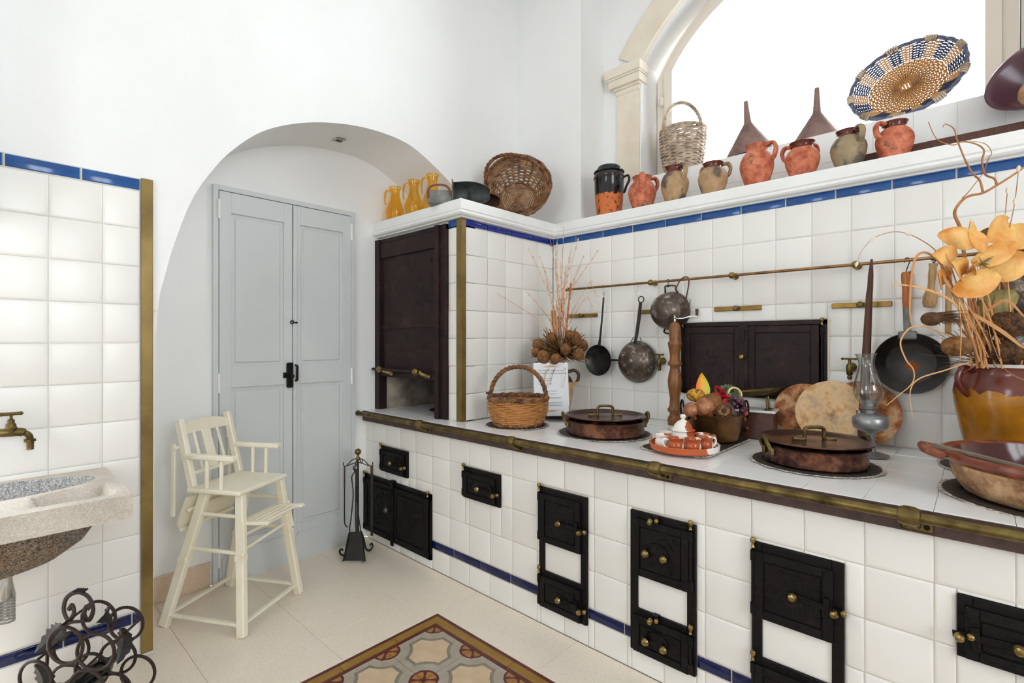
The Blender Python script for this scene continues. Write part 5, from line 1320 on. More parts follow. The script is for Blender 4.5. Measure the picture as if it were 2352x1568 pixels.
# ------------------------------------------------------------------ on the window sill
ZS = 2.2905
basket('tall_wicker_basket', 'tall pale wicker basket with a hoop handle on the window sill', (1.058, .452, ZS), (0, 0, R(8)), .098, .135, .27, 18, 27, .0064, ('wicker_grey', 'wicker_grey'), .19, haxis=CAMR, rimr=.007, hr=.006, bulge=.01)
m = Mat('funnel_tin'); n = m.noise(9, 6, .7); m.col(m.ramp(n, [(.3, srgb(110,84,78)), (.6, srgb(150,122,112)), (.8, srgb(176,156,146))])).set(rough=.55, metal=.25); M['funnel_tin'] = m.m
def funnel(label, x, y, R_, h, hs, rot, z=ZS, handle=False):
    t = thing('tin_funnel', label, 'funnel', (x, y, z), rot, 'funnels on the window sill')
    MB().lathe([(R_,0),(R_*1.02,.002),(R_*1.0,.022),(.022,h),(.0205,h),(R_*.985,.02),(R_,.0)], 40).build('cone', M['funnel_tin'], t)
    MB().lathe([(.022,h-.001),(.0195,h+.01),(.011,h+hs),(.009,h+hs),(.018,h)], 20).build('spout', M['funnel_tin'], t)
    if handle: MB().tube(bez([(R_*.9, 0, .028), (R_*1.12, 0, .03), (R_*1.22, 0, .022), (R_*1.2, 0, .005)], 5), .003, 6).build('wire_loop', M['iron'], t, rot=(0, 0, CAMR))
funnel('upturned tin funnel standing next to the tall wicker basket', 1.463, .455, .128, .185, .125, (R(7), R(-3), 0), ZS+.022, True)
funnel('darker upturned tin funnel with a long spout left of the oval tray', 1.795, .455, .112, .165, .135, (0, 0, 0), ZS)

# oval openwork tray leaning at the window
ot = thing('oval_wicker_tray', 'oval openwork wicker tray propped up against the bright window', 'tray', (2.168, .435, 2.492), (R(90-10), R(0), 0))
A_, B_ = .222, .182
tl = RZ(R(16))
def ell(fr, z, n_=96, amp=0, cyc=0, ph=0): return [tl @ Vector(((A_*fr+amp*math.cos(cyc*2*PI*i/n_*.5+ph))*math.cos(2*PI*i/n_), (B_*fr+amp*math.cos(cyc*2*PI*i/n_*.5+ph))*math.sin(2*PI*i/n_), z)) for i in range(n_)]
o = MB()
for j in range(15): o.tube(ell(.07+.60*(j+1)/15, -.055, 96, .0024, 44, PI*j), .0042, 5, closed=True)
for j in range(4): o.tube([tl @ Vector((-.022+.012*j, -.02, -.053)), tl @ Vector((-.022+.012*j, .02, -.053))], .005, 5)
plain('wicker_gold', srgb(196,140,72), .5); o.build('woven_base', M['wicker_gold'], ot, kind='stuff')
o = MB()
for i in range(44):
    a = 2*PI*i/44; o.tube([tl @ Vector((A_*f_*math.cos(a), B_*f_*math.sin(a), z_)) for f_, z_ in ((.08, -.053), (.67, -.053), (.80, -.04), (.92, -.012), (1.0, .008))], .0024, 5)
o.build('stakes', M['wicker_brown'], ot, kind='stuff')
m = Mat('wicker_checks'); c_ = m.coord(); sx = m.n('ShaderNodeSeparateXYZ'); m.l(c_, sx.inputs[0])
an = m.math('ARCTAN2', sx.outputs[1], sx.outputs[0]); sq = m.math('GREATER_THAN', m.math('SINE', m.math('MULTIPLY', an, 11)), -.1)
m.col(m.mix(sq, srgb(206,160,110), srgb(52,62,92))).set(rough=.5); M['wicker_checks'] = m.m
o = MB()
for j in range(13):
    t_ = (j+.5)/13; o.tube(ell(.70+.26*t_, -.050+.050*t_**1.3, 96, .0022, 44, PI*j), .0031, 5, closed=True)
o.build('woven_side', M['wicker_checks'], ot, kind='stuff')
o = MB(); strands(o, ell(1.0, .008, 120), .0052, 3, 9, .005, closed=True); plain('rim_blue_grey', srgb(96,98,120), .5); rim_ = o.build('bundled_rim', M['rim_blue_grey'], ot, kind='stuff')
for k in range(9):
    a = 2*PI*k/9+.2; o = MB()
    for q in range(5):
        b_ = a+(q-2)*.045; cpt = Vector((A_*math.cos(b_), B_*math.sin(b_), .008)); tg = Vector((-A_*math.sin(b_), B_*math.cos(b_), 0)).normalized(); nn = Vector((tg.y, -tg.x, 0))
        o.tube([tl @ (cpt + (nn*math.cos(w)+Vector((0, 0, 1))*math.sin(w))*.0125) for w in [2*PI*i/10 for i in range(10)]], .0042, 5, closed=True)
    o.build('rim_binding', M['wicker_grey'], ot)

# ------------------------------------------------------------------ dried bouquet in the small vase
random.seed(11)
def husk(mb, p, d, L=.020, r=.0045):
    q = Vector(d).normalized(); p = Vector(p)
    mb.tube([p, p+q*L*.35, p+q*L*.7, p+q*L], [r*.35, r, r*.75, r*.1], 5)
vb = thing('dried_grass_bouquet', 'tall dried grass bouquet with brown pods in the small vase', 'bouquet', (.600, -.225, 1.07), (0, 0, CAMR))
st = MB(); hk = MB()
ends = [(-.08,-.05,.52,0),(.03,-.05,.60,0),(-.03,-.03,.72,0),(.06,-.04,.70,0),(-.12,-.05,.66,0),(.13,-.05,.66,0),(-.02,-.06,.57,0),(.02,-.06,.46,0),(.0,-.05,.62,0),(-.349,-.071,.44,1),(-.18,-.06,.70,0),(.207,-.071,.689,0),(-.06,-.05,.78,0),(-.016,-.021,.79,0),(.10,-.05,.76,0),(.02,-.03,.83,0),(.05,-.06,.63,0),(-.03,-.05,.64,0),(.11,-.04,.60,0),(-.20,-.04,.47,0),(-.10,-.06,.60,0),(.16,-.05,.50,1),(.14,-.06,.42,1),(.03,-.05,.55,0),(0,-.06,.50,0),(.07,-.04,.45,0),(-.02,-.07,.44,0),(.02,-.02,.42,0),(.05,-.03,.38,0),(-.05,-.05,.40,0),(.08,-.06,.52,0),(-.14,-.05,.40,0),(.01,-.04,.70,0),(.04,-.05,.48,0),(-.01,-.04,.36,0)]
for (x, y, z, droop) in ends:
    p0 = Vector((random.uniform(-.03, .03), random.uniform(-.03, .03), .0)); p3 = Vector((x, y, z))
    mid = p0.lerp(p3, .5) + Vector((-x*.25, 0, z*.12))
    pts = [p0, p0.lerp(mid, .6), mid, p3]
    if droop: pts += [p3+Vector((.02 if x > 0 else -.03, 0, .01)), p3+Vector((.045 if x > 0 else -.05, 0, -.05))]
    C_ = bez(pts, 6); st.tube(C_, [.0021]*int(len(C_)*.5)+[.0014]*(len(C_)-int(len(C_)*.5)), 4)
    for k in range(7):
        i = random.randint(int(len(C_)*.42), len(C_)-2); d_ = (C_[i+1]-C_[i]).normalized()+Vector((random.uniform(-.4, .4), random.uniform(-.4, .4), random.uniform(-.2, .3)))
        husk(hk, C_[i], d_)
    husk(hk, C_[-1], C_[-1]-C_[-2], .02, .0045)
st.build('grass_stems', M['straw_tan'], vb, kind='stuff'); hk.build('seed_husks', M['husk_pink'], vb, kind='stuff')
def ruff(mb, c, n_, r0, r1, up, wid=.004):
    for i in range(n_):
        a = random.uniform(0, 2*PI); l = random.uniform(r0, r1); e = random.uniform(-.35, up)
        d_ = Vector((math.cos(a)*math.cos(e), math.sin(a)*math.cos(e), math.sin(e))); p = Vector(c)+d_*.02
        b = Vector((random.uniform(-.015, .015), random.uniform(-.015, .015), random.uniform(-.012, .02)))
        mb.tube([p, p+d_*l*.5+b*.4, p+d_*l+b], [wid*.6, wid, wid*.35], 4, flat=.35)
o = MB(); ruff(o, (0, -.03, .10), 260, .09, .165, 1.05, .0058); o.build('leaf_ruff', M['dry_brown'], vb, kind='stuff')
pod_m = MB().ball((0, 0, 0), .036, 16, 10, sc=(1, 1, 1.15)).mesh('pod', M['pod_brown'])
for (p, s_) in (((-.105, -.125, .085), 1.0), ((-.130, -.03, .150), .95), ((.080, -.075, .190), 1.1), ((.095, -.125, .100), .9), ((.135, 0, .150), .95), ((-.055, -.06, .19), .9), ((-.145, -.08, .11), .7), ((.02, -.135, .13), .85), ((-.04, -.15, .075), .8), ((.05, -.10, .21), .75)):
    put('pod', pod_m, vb, p, (random.uniform(-.6, .6), random.uniform(-.6, .6), 0), sc=(s_, s_, s_))
o = MB()
for i in range(46):
    a = random.uniform(0, 2*PI); r_ = .022*math.sqrt(random.random()); o.tube([(-.030+r_*.55*math.cos(a), -.07+r_*.55*math.sin(a), .215), (-.040+r_*math.cos(a), -.07+r_*math.sin(a), .27), (-.046+r_*.8*math.cos(a), -.07+r_*.8*math.sin(a), .355)], .0021, 4)
o.build('wheat_bundle', M['straw_tan'], vb, kind='stuff')
MB().tube([(.030, -.071, .22), (.058, -.071, .512)], .0048, 6).build('orange_stick', M['wood_orange'], vb)
o = MB()
for (dx, dz) in ((-.09, -.06), (-.05, -.05), (.02, -.07)): o.tube(bez([(dx*.6, -.11, .03), (dx, -.155, .0), (dx-.02, -.165, dz-.02)], 5), .0035, 4, flat=.3)
o.build('hanging_leaves', M['straw_tan'], vb, kind='stuff')

# ------------------------------------------------------------------ dried flowers in the amber jar
jb = thing('dried_flower_arrangement', 'wild arrangement of dried grass, twigs and orange flowers in the amber jar', 'flowers', (2.49, -.195, 1.165), (0, 0, CAMR))
BR0 = [(-0.037,-0.007,-0.005),(-0.13,-0.027,0.201),(-0.174,-0.027,0.406),(-0.181,-0.027,0.46),(-0.2,-0.027,0.509),(-0.181,-0.027,0.545),(-0.152,-0.027,0.567),(-0.104,-0.027,0.578),(-0.057,-0.027,0.604),(-0.006,-0.027,0.636),(0.053,-0.027,0.677)]
BR1 = [(-0.104,-0.027,0.578),(-0.115,-0.027,0.619),(-0.137,-0.027,0.641),(-0.159,-0.027,0.677),(-0.178,-0.027,0.721),(-0.192,-0.027,0.758),(-0.203,-0.027,0.794),(-0.23,-0.027,0.809),(-0.24,-0.027,0.799)]
BR2 = [(-0.057,-0.027,0.604),(-0.067,-0.027,0.626),(-0.098,-0.027,0.641),(-0.117,-0.037,0.681),(-0.12,-0.047,0.714),(-0.149,-0.047,0.735),(-0.192,-0.047,0.742),(-0.221,-0.047,0.731),(-0.264,-0.047,0.742),(-0.286,-0.047,0.764),(-0.305,-0.047,0.808)]
BR3 = [(-0.102,-0.027,0.644),(-0.096,-0.037,0.688),(-0.085,-0.037,0.71),(-0.107,-0.037,0.739),(-0.161,-0.037,0.749)]
BR4 = [(-0.174,-0.027,0.56),(-0.152,-0.027,0.582),(-0.123,-0.027,0.619),(-0.104,-0.027,0.644)]
def taper(P, a, b): n_ = len(P); return [a+(b-a)*i/(n_-1) for i in range(n_)]
for P, a, b in ((BR0, .0058, .0032), (BR1, .0036, .0012), (BR2, .0036, .0012), (BR3, .0018, .0008), (BR4, .0016, .001)):
    C_ = bez(P, 5); MB().tube(C_, taper(C_, a, b), 7).build('twig', M['twig'], jb)
TW1 = [(-0.044,-0.087,0.649),(-0.059,-0.087,0.522),(-0.087,-0.087,0.395),(-0.115,-0.087,0.282),(-0.098,-0.047,0.026)]
TW2 = [(-0.07,-0.077,0.581),(-0.084,-0.077,0.453),(-0.096,-0.067,0.341),(-0.042,-0.027,0.025)]
ARC = [(-0.13,-0.027,0.055),(-0.189,-0.027,0.216),(-0.247,-0.027,0.362),(-0.304,-0.007,0.428),(-0.363,0.013,0.456),(-0.423,0.033,0.441),(-0.462,0.043,0.397),(-0.48,0.043,0.351)]
hk = MB()
for P in (TW1, TW2, ARC):
    C_ = bez(P, 6); MB().tube(C_, .0013 if P is not ARC else taper(C_, .0022, .0006), 5).build('thin_stem', M['twig'], jb)
    for k in (0, .25, .5):
        i = int((1-k)*(len(C_)-2)) if P is ARC else int(k*(len(C_)-2)); husk(hk, C_[i], C_[i+1]-C_[i], .022, .006)
hk.build('pale_seed_husks', plain('husk_white', srgb(232,214,194), .5).m, jb, kind='stuff')
def blade(P, w, mat, name='grass_blade'):
    C_ = bez(P, 6); n_ = len(C_); MB().tube(C_, [w*(.55+.45*math.sin(PI*min(1, .15+i/n_))) for i in range(n_-1)]+[w*.12], 4, flat=.22).build(name, M[mat], jb)
G = [[(-0.141,-0.047,0.019),(-0.221,-0.087,0.14),(-0.288,-0.107,0.279),(-0.33,-0.107,0.342),(-0.372,-0.107,0.363),(-0.402,-0.107,0.328),(-0.414,-0.107,0.195),(-0.409,-0.107,0.133)],
 [(-0.179,-0.087,0.098),(-0.274,-0.107,0.202),(-0.372,-0.107,0.248),(-0.468,-0.087,0.267)],
 [(-0.193,-0.087,0.055),(-0.288,-0.107,0.095),(-0.358,-0.107,0.123),(-0.411,-0.107,0.123),(-0.444,-0.107,0.077),(-0.427,-0.107,0.021),(-0.402,-0.107,-0.014),(-0.407,-0.107,-0.056),(-0.455,-0.107,-0.098),(-0.49,-0.107,-0.128)],
 [(-0.162,-0.107,0.028),(-0.241,-0.147,0.118),(-0.226,-0.167,0.137),(-0.225,-0.187,0.07),(-0.205,-0.207,-0.008),(-0.127,-0.207,-0.047)],
 [(-0.172,-0.087,0.013),(-0.289,-0.147,0.195),(-0.304,-0.167,0.11),(-0.316,-0.177,0.017)],
 [(-0.172,-0.087,0.013),(-0.26,-0.107,0.209),(-0.319,-0.127,0.276),(-0.333,-0.127,0.366),(-0.321,-0.137,0.344),(-0.246,-0.107,0.209)],
 [(-0.218,-0.107,0.014),(-0.337,-0.147,-0.012),(-0.434,-0.167,-0.037),(-0.461,-0.167,-0.078),(-0.453,-0.167,-0.158)],
 [(-0.211,-0.107,0.167),(-0.17,-0.157,0.111),(-0.151,-0.207,0.057)], [(-0.214,-0.147,0.165),(-0.186,-0.187,0.203),(-0.147,-0.207,0.149)]]
for P, w in zip(G, (.0062, .0058, .0032, .0042, .0075, .0062, .003, .008, .006)): blade(P, w, 'straw')
for i in range(34):       # upright clump of broad blades
    x = random.uniform(-.17, -.05); lean = random.uniform(-.13, .04); h_ = random.uniform(.16, .34); y = random.uniform(-.10, -.02)
    blade([(x, y, -.01), (x+lean*.35, y-.01, h_*.45), (x+lean, y-.02, h_)], random.uniform(.0028, .0055), 'straw')
o = MB()
for i in range(150):
    a = random.uniform(0, 2*PI); l = random.uniform(.08, .20); e = random.uniform(-.05, 1.1); d_ = Vector((math.cos(a)*math.cos(e), math.sin(a)*math.cos(e), math.sin(e)))
    p = Vector((random.uniform(-.08, .06), random.uniform(-.07, .05), .0)); b = Vector((random.uniform(-.03, .03), 0, random.uniform(-.04, .01)))
    o.tube([p, p+d_*l*.55, p+d_*l+b], [.0022, .0018, .0008], 4)
o.build('tangled_stalks', M['dry_brown'], jb, kind='stuff')
pm2 = MB()
pm2.ball((0, 0, 0), .052, 22, 14, sc=(1, .9, .82))
for i in range(300):
    u = random.uniform(-.55, 1); a = random.uniform(0, 2*PI); s_ = math.sqrt(1-u*u); d_ = Vector((s_*math.cos(a), s_*math.sin(a)*.9, u*.82)); pm2.ball(d_*.051, .0042, 5, 3)
pm2 = pm2.mesh('seed_head', M['dry_dark'])
for p, s_, r_ in (((-.092, -.095, .130), 1.0, (0, 0, 0)), ((-.075, -.07, .042), 1.0, (.5, .2, 0)), ((.03, -.07, .12), .8, (0, .4, 0))): put('seed_head', pm2, jb, p, r_, sc=(s_,)*3)
o = MB(); o.ball((0, 0, 0), .036, 18, 10, sc=(1.15, 1, .9)); o.build('tan_seed_head', M['pod_brown'], jb, (-.285, -.13, .063))
o = MB()
for i in range(160):      # flat brush like flower head
    a = random.uniform(-.9, .9); e = random.uniform(-.35, .35); l = random.uniform(.05, .105); p = Vector((-.365, -.115, .150)); d_ = Vector((math.cos(a)*math.cos(e), math.sin(a), math.sin(e)*.8)).normalized()
    o.tube([p+d_*.012, p+d_*l*.6+Vector((0, 0, .006)), p+d_*l], [.0018, .0016, .0006], 4)
o.ball((-.352, -.115, .150), .028, 12, 8, sc=(1, 1, .8)); o.build('brush_flower', M['dry_dark'], jb, kind='stuff')
def petal(c, L, W, tilt, lean, yaw, mat='petal_orange', cup=.22, name='petal'):
    """rounded cupped petal; tilt turns it in the picture plane, lean tips it back, yaw turns it"""
    mb = MB(); nu, nv = 8, 6; vs = []; fs = []
    for s_ in (0, .0012):
        for i in range(nu+1):
            t_ = i/nu; w = W*.5*(math.sin(PI*(.06+.90*t_))**.65)
            for j in range(nv+1):
                q = -1+2*j/nv; vs.append((q*w, -cup*W*(q*q)*.5 - .10*L*math.sin(PI*t_) + s_, (t_-.5)*L))
    W_ = nv+1; b = (nu+1)*W_
    for q in (0, 1):
        for i in range(nu):
            for j in range(nv): fs.append((q*b+i*W_+j, q*b+i*W_+j+1, q*b+(i+1)*W_+j+1, q*b+(i+1)*W_+j))
    mb.add(vs, fs); Mx = T(*c) @ RZ(R(yaw)) @ RY(R(tilt)) @ RX(R(lean))
    mb.v = [tuple(Mx @ Vector(p)) for p in mb.v]
    return mb.build(name, M[mat], jb, ang=80)
for c_, L, W, tilt, lean, yaw in (((-.247,-.087,.408), .115, .075, -72, -18, 10), ((-.318,-.122,.345), .120, .072, -86, 22, 0), ((-.285,-.130,.305), .125, .070, -70, 30, 5), ((-.318,-.107,.279), .095, .062, -58, 38, 0), ((-.205,-.087,.448), .060, .042, 35, -10, 20), ((-.250,-.157,.388), .075, .052, -22, -12, 0), ((-.115,-.087,.437), .118, .092, 56, -12, 0), ((-.035,-.067,.420), .105, .086, 78, 0, -12), ((-.128,-.127,.318), .118, .098, 66, 30, 0), ((-.195,-.157,.350), .120, .066, 62, 18, 0), ((-.232,-.137,.262), .122, .086, 62, 22, 0), ((-.258,-.147,.308), .105, .046, -84, 55, 0)):
    petal(c_, L, W, tilt, lean, yaw)
for c_, L, W, tilt, lean in (((-.100,-.060,.205), .125, .088, 52, 28), ((-.06,-.055,.150), .12, .045, 80, 40), ((-.15,-.08,.43), .06, .03, 60, 10)): petal(c_, L, W, tilt, lean, 0, 'petal_olive', name='olive_leaf')
o = MB()
for i in range(26): o.tube([(-.228, -.155, .322), (-.228+random.uniform(-.03, .03), -.165+random.uniform(-.012, .006), .318+random.uniform(-.022, .022))], [.0018, .0009], 4)
o.build('stamens', M['petal_olive'], jb, kind='stuff')
MB().tube(bez([(-.225, -.12, .31), (-.18, -.08, .20), (-.09, -.04, .02)], 6), .004, 6).build('flower_stalk', M['twig'], jb)
MB().tube(bez([(-.10, -.06, .35), (-.03, -.05, .18), (-.02, -.02, .0)], 6), [.011]*6+[.007]*7, 4, flat=.4).build('flat_stalk', M['wood_brown'], jb)

# ------------------------------------------------------------------ high chair
ch = thing('high_chair', 'cream painted wooden high chair with footrest, tray folded behind', 'chair', (-.105, -1.765, 0), (0, 0, R(30.5)))
CP = M['cream_paint']
def bar(p, q, w, d, name='bar', par=ch, up=(0, 0, 1), bev=.003):
    """rectangular bar between two points: w across, d along up"""
    p, q = Vector(p), Vector(q); z = (q-p); L = z.length; z.normalize(); u = Vector(up); y = (u-z*u.dot(z)).normalized(); x = y.cross(z)
    Mx = Matrix(((x.x, y.x, z.x, p.x), (x.y, y.y, z.y, p.y), (x.z, y.z, z.z, p.z), (0, 0, 0, 1)))
    return MB().bbox(-w/2, w/2, -d/2, d/2, 0, L, bev, M=Mx).build(name, CP, par, ang=20)
def rod(p, q, r, name='rung', par=ch): return MB().tube([p, q], r, 10).build(name, CP, par)
MB().bbox(-.115, .158, -.165, .150, .580, .600, .006).build('seat', CP, ch, ang=25)
for s_ in (-1, 1):
    bar((.130, s_*.125, .580), (.192, s_*.188, .0), .040, .030, 'leg', up=(0, 1, 0), bev=.005)
    bar((-.050, s_*.125, .580), (-.205, s_*.188, .0), .044, .030, 'leg', up=(0, 1, 0), bev=.005)
    bar((-.105, s_*.138, .598), (-.178, s_*.138, .895), .034, .026, 'back_post', up=(0, 1, 0), bev=.004)
    bar((-.142, s_*.138, .735), (.118, s_*.142, .735), .034, .022, 'armrest', bev=.005)
    rod((-.030, s_*.140, .600), (-.028, s_*.140, .728), .0085, 'arm_spindle'); rod((.043, s_*.140, .600), (.047, s_*.140, .728), .0085, 'arm_spindle')
    rod((-.075, s_*.138, .485), (.140, s_*.138, .485), .0085); rod((-.115, s_*.152, .335), (.158, s_*.156, .335), .0085)
    bar((-.190, s_*.183, .048), (.184, s_*.183, .048), .022, .012, 'low_stretcher')
rod((-.062, -.128, .55), (-.062, .128, .55), .008); rod((.142, -.15, .40), (.142, .15, .40), .007); rod((.136, -.15, .33), (.148, .15, .36), .007)
bar((.184, -.183, .048), (.184, .183, .048), .022, .012, 'low_stretcher'); bar((-.190, -.183, .048), (-.190, .183, .048), .022, .012, 'low_stretcher')
# backrest: curved crest rail, lower rail, slats
o = MB(); vs = []; fs = []
for i in range(13):
    y = -.126+.252*i/12; b = .018*math.cos(PI*y/.252); x = -.170-.010*math.cos(PI*y/.252)
    for (dx, z) in ((-.008, .828), (.008, .828), (.006, .868+b), (-.010, .868+b)): vs.append((x+dx, y, z))
for i in range(12):
    for k in range(4): fs.append((i*4+k, i*4+(k+1) % 4, (i+1)*4+(k+1) % 4, (i+1)*4+k))
fs += [(0, 1, 2, 3), (48, 49, 50, 51)]; o.add(vs, fs); o.build('crest_rail', CP, ch)
bar((-.120, -.126, .655), (-.120, .126, .655), .022, .014, 'lower_back_rail')
for y, w in ((-.068, .014), (0, .048), (.068, .014)): bar((-.120, y, .660), (-.172, y, .832), w, .008, 'back_slat', up=(1, 0, 0), bev=.002)
# footrest
for s_ in (-1, 1): bar((.125, s_*.118, .452), (.268, s_*.118, .462), .030, .016, 'footrest_side', bev=.005)
for k in range(4): rod((.150+.030*k, -.118, .457+.002*k), (.150+.030*k, .118, .457+.002*k), .0062, 'footrest_rod')
bar((.135, -.105, .458), (.135, .105, .458), .030, .010, 'footrest_slat')
for s_ in (-1, 1): bar((.158, s_*.150, .468), (.176, s_*.162, .340), .018, .008, 'folding_link', up=(0, 1, 0), bev=.002)
# folded tray behind
for s_ in (-1, 1):
    bar((-.182, s_*.162, .79), (-.185, s_*.162, .47), .018, .010, 'tray_arm', up=(0, 1, 0), bev=.002); MB().tube([(-.172, s_*.135, .772), (-.172, s_*.172, .772)], .007, 8).build('pivot_peg', CP, ch)
    bar((-.085, s_*.15, .44), (-.095, s_*.15, .36), .016, .008, 'folding_link', up=(0, 1, 0), bev=.002)
P = [(-.165, .56), (.165, .56), (.165, .45)] + [(.165-.05+.05*math.cos(a), .45+.05*math.sin(a)) for a in [-R(22.5)*k for k in range(1, 5)]] + [(-.165+.05-.05*math.sin(a), .45-.05*math.cos(a)) for a in [R(22.5)*k for k in range(0, 5)]]
o = MB(); o.prism([(x, z) for x, z in P], -.005, .005, M=Matrix(((0, .42, 1, -.345), (1, 0, 0, 0), (0, 1, -.35, 0), (0, 0, 0, 1)))); o.build('folded_tray', CP, ch, ang=25)
bar((-.115, -.155, .50), (-.115, .155, .50), .016, .016, 'tray_rail'); bar((-.155, -.155, .41), (-.155, .155, .41), .016, .016, 'tray_rail')
for s_ in (-1, 1):
    MB().lathe([(.024,-.012),(.026,-.012),(.026,.012),(.024,.012)], 4, T(.158, s_*.154, .318) @ RZ(R(45)), closed=True).build('leg_ferrule', CP, ch); MB().lathe([(.025,-.012),(.028,-.012),(.028,.012),(.025,.012)], 4, T(-.128, s_*.157, .290) @ RZ(R(45)), closed=True).build('leg_ferrule', CP, ch)

# ------------------------------------------------------------------ fireside tools
FT = (-.205, -1.085, 0)
fs_ = thing('tool_stand', 'black wrought iron fireside tool stand with a brass ball on top', 'tool stand', FT, (0, 0, CAMR))
IW = M['wrought_dark']
MB().tube([(0, 0, .06), (0, 0, .585)], .0065, 8).build('pole', IW, fs_)
MB().lathe([(.0001,.555),(.010,.556),(.012,.566),(.008,.578),(.006,.586)], 14).build('collar', M['brass'], fs_); MB().ball((0, 0, .605), .0185, 16, 10).build('brass_ball', M['brass'], fs_)
for k in range(4):
    a = R(90*k); o = MB(); o.tube(bez([(0, 0, .565), (.03, 0, .560), (.060, 0, .530), (.076, 0, .520), (.084, 0, .530), (.085, 0, .545)], 5), .0028, 6); o.tube(bez([(.0, 0, .545), (.035, 0, .535), (.062, 0, .524)], 4), .0025, 6); o.build('hook_arm', IW, fs_, rot=(0, 0, a))
for a in (0, 125, 235):
    o = MB(); o.tube(bez([(.006, 0, .13), (.022, 0, .135), (.040, 0, .09), (.055, 0, .03), (.078, 0, .008), (.098, 0, .012), (.106, 0, .030), (.096, 0, .042), (.086, 0, .034)], 6), .006, 8, flat=.8); o.build('scroll_foot', IW, fs_, rot=(0, 0, R(a)+PI))
def ft(u, w, z): c_, s_ = math.cos(CAMR), math.sin(CAMR); return (FT[0]+u*c_+w*s_, FT[1]+u*s_-w*c_, z)
pk = thing('fire_poker', 'thin black poker with a bent tip, hanging on the left of the stand', 'poker', ft(-.078, 0, .520), (0, 0, CAMR)); MB().tube([(0, 0, 0), (0, 0, -.12)], .0048, 6).build('grip', M['iron_strip'], pk); MB().tube(bez([(0, 0, -.11), (0, 0, -.27), (.002, 0, -.33), (.016, 0, -.352)], 5), .0036, 6).build('shaft', IW, pk)
tg_ = thing('fire_tongs', 'black spring tongs hanging in front of the stand pole', 'tongs', ft(0, .055, .50), (0, 0, CAMR))
for s_ in (-1, 1): MB().tube(bez([(s_*.004, 0, 0), (s_*.018, 0, -.03), (s_*.010, 0, -.12), (s_*.022, 0, -.26), (s_*.030, 0, -.33), (s_*.006, 0, -.40)], 5), .0035, 6).build('tong_leg', IW, tg_)
MB().tube([(-.004, 0, 0), (0, 0, .02), (.004, 0, 0)], .0035, 6).build('spring_bow', IW, tg_)
shv = thing('fire_shovel', 'black fire shovel with a flat trapezoid blade at the front', 'shovel', ft(.012, .085, .0), (0, 0, CAMR))
o = MB(); vs = []; fs = []
for (z, w, y) in ((.018, .066, -.012), (.07, .056, 0), (.13, .046, .006), (.170, .038, .010)):
    for (q, dy) in ((-1, -.014), (-.82, 0), (.82, 0), (1, -.014)): vs.append((q*w, y+dy, z))
    for (q, dy) in ((1, -.012), (.82, .0022), (-.82, .0022), (-1, -.012)): vs.append((q*w, y+dy, z))
for i in range(3):
    for k in range(8): fs.append((i*8+k, i*8+(k+1) % 8, (i+1)*8+(k+1) % 8, (i+1)*8+k))
fs += [tuple(range(8)), tuple(range(24, 32))]; o.add(vs, fs); o.build('blade', IW, shv, ang=25)
o = MB(); o.tube(bez([(0, .012, .160), (-.004, .02, .30), (-.006, .03, .46), (-.006, .03, .52)], 5), .0042, 6); o.build('shaft', IW, shv)
br_ = thing('hearth_brush_rod', 'flat black rod hanging on the right of the stand', 'fire tool', ft(.080, 0, .520), (0, 0, CAMR)); MB().bbox(-.007, .007, -.003, .003, -.40, .0, .001).build('flat_bar', IW, br_); MB().bbox(-.008, .008, -.004, .004, -.03, .004, .001).build('rusty_top', M['rusty_iron'], br_)

# ------------------------------------------------------------------ stone sink and tap on the left wall
random.seed(3)
sink = thing('stone_sink', 'speckled stone wall sink with a sunk basin, below the brass tap', 'sink', (0, -2.26, .77))
NX, NY = 56, 84; X1 = .50; Y0 = -.74
def sm(a, b, x): t_ = max(0, min(1, (x-a)/(b-a))); return t_*t_*(3-2*t_)
def hz_(x, y):
    e = math.sqrt(((x-.215)/.178)**2 + ((y+.42)/.405)**2)          # basin
    z = -.17*(1-sm(.90, 1.0, e))
    # shallow soap rest in the front right corner
    d = min(y+.255, -(y+.040), (.455-x), (x-.23)-(y+.25)*-.15)
    z2 = -.040*sm(0, .020, d)
    return min(z, z2)
NA, NK = 240, 22; EX, EY, EA, EB = .168, -.40, .138, .352
mb = MB(); vs = []; fs = []
for k in range(NK+1):
    for i in range(NA):
        a = 2*PI*i/NA; dx, dy = math.cos(a)*EA, math.sin(a)*EB
        t_ = min(((X1-EX) if dx > 0 else (.002-EX))/dx if abs(dx) > 1e-6 else 9, ((0-EY) if dy > 0 else (Y0-EY))/dy if abs(dy) > 1e-6 else 9)
        s_ = 1+(t_-1)*k/NK; x, y = EX+dx*s_, EY+dy*s_
        d = min(y+.215, -(y+.035), .455-x, x-.315-(y+.215)*-.35)
        vs.append((x, y, -.042*sm(0, .016, d)))
for k in range(NK):
    for i in range(NA): j = (i+1) % NA; fs.append((k*NA+i, k*NA+j, (k+1)*NA+j, (k+1)*NA+i))
mb.add(vs, fs)
bb = MB(); bb.lathe([(1.0, 0), (.985, -.012), (.955, -.09), (.90, -.15), (.78, -.185), (.5, -.20), (.0001, -.205)], 96, T(EX, EY, 0), sx=EA, sy=EB); bb.build('basin', M['basin_granite'], sink)
quad(mb, (X1, Y0, 0), (X1, 0, 0), (X1, 0, -.072), (X1, Y0, -.072)); quad(mb, (.002, 0, 0), (X1, 0, 0), (X1, 0, -.072), (.002, 0, -.072)); quad(mb, (.002, Y0, 0), (X1, Y0, 0), (X1, Y0, -.072), (.002, Y0, -.072)); quad(mb, (.002, Y0, -.072), (X1, Y0, -.072), (X1, 0, -.072), (.002, 0, -.072))
mb.build('slab', M['sink_stone'], sink, ang=40)
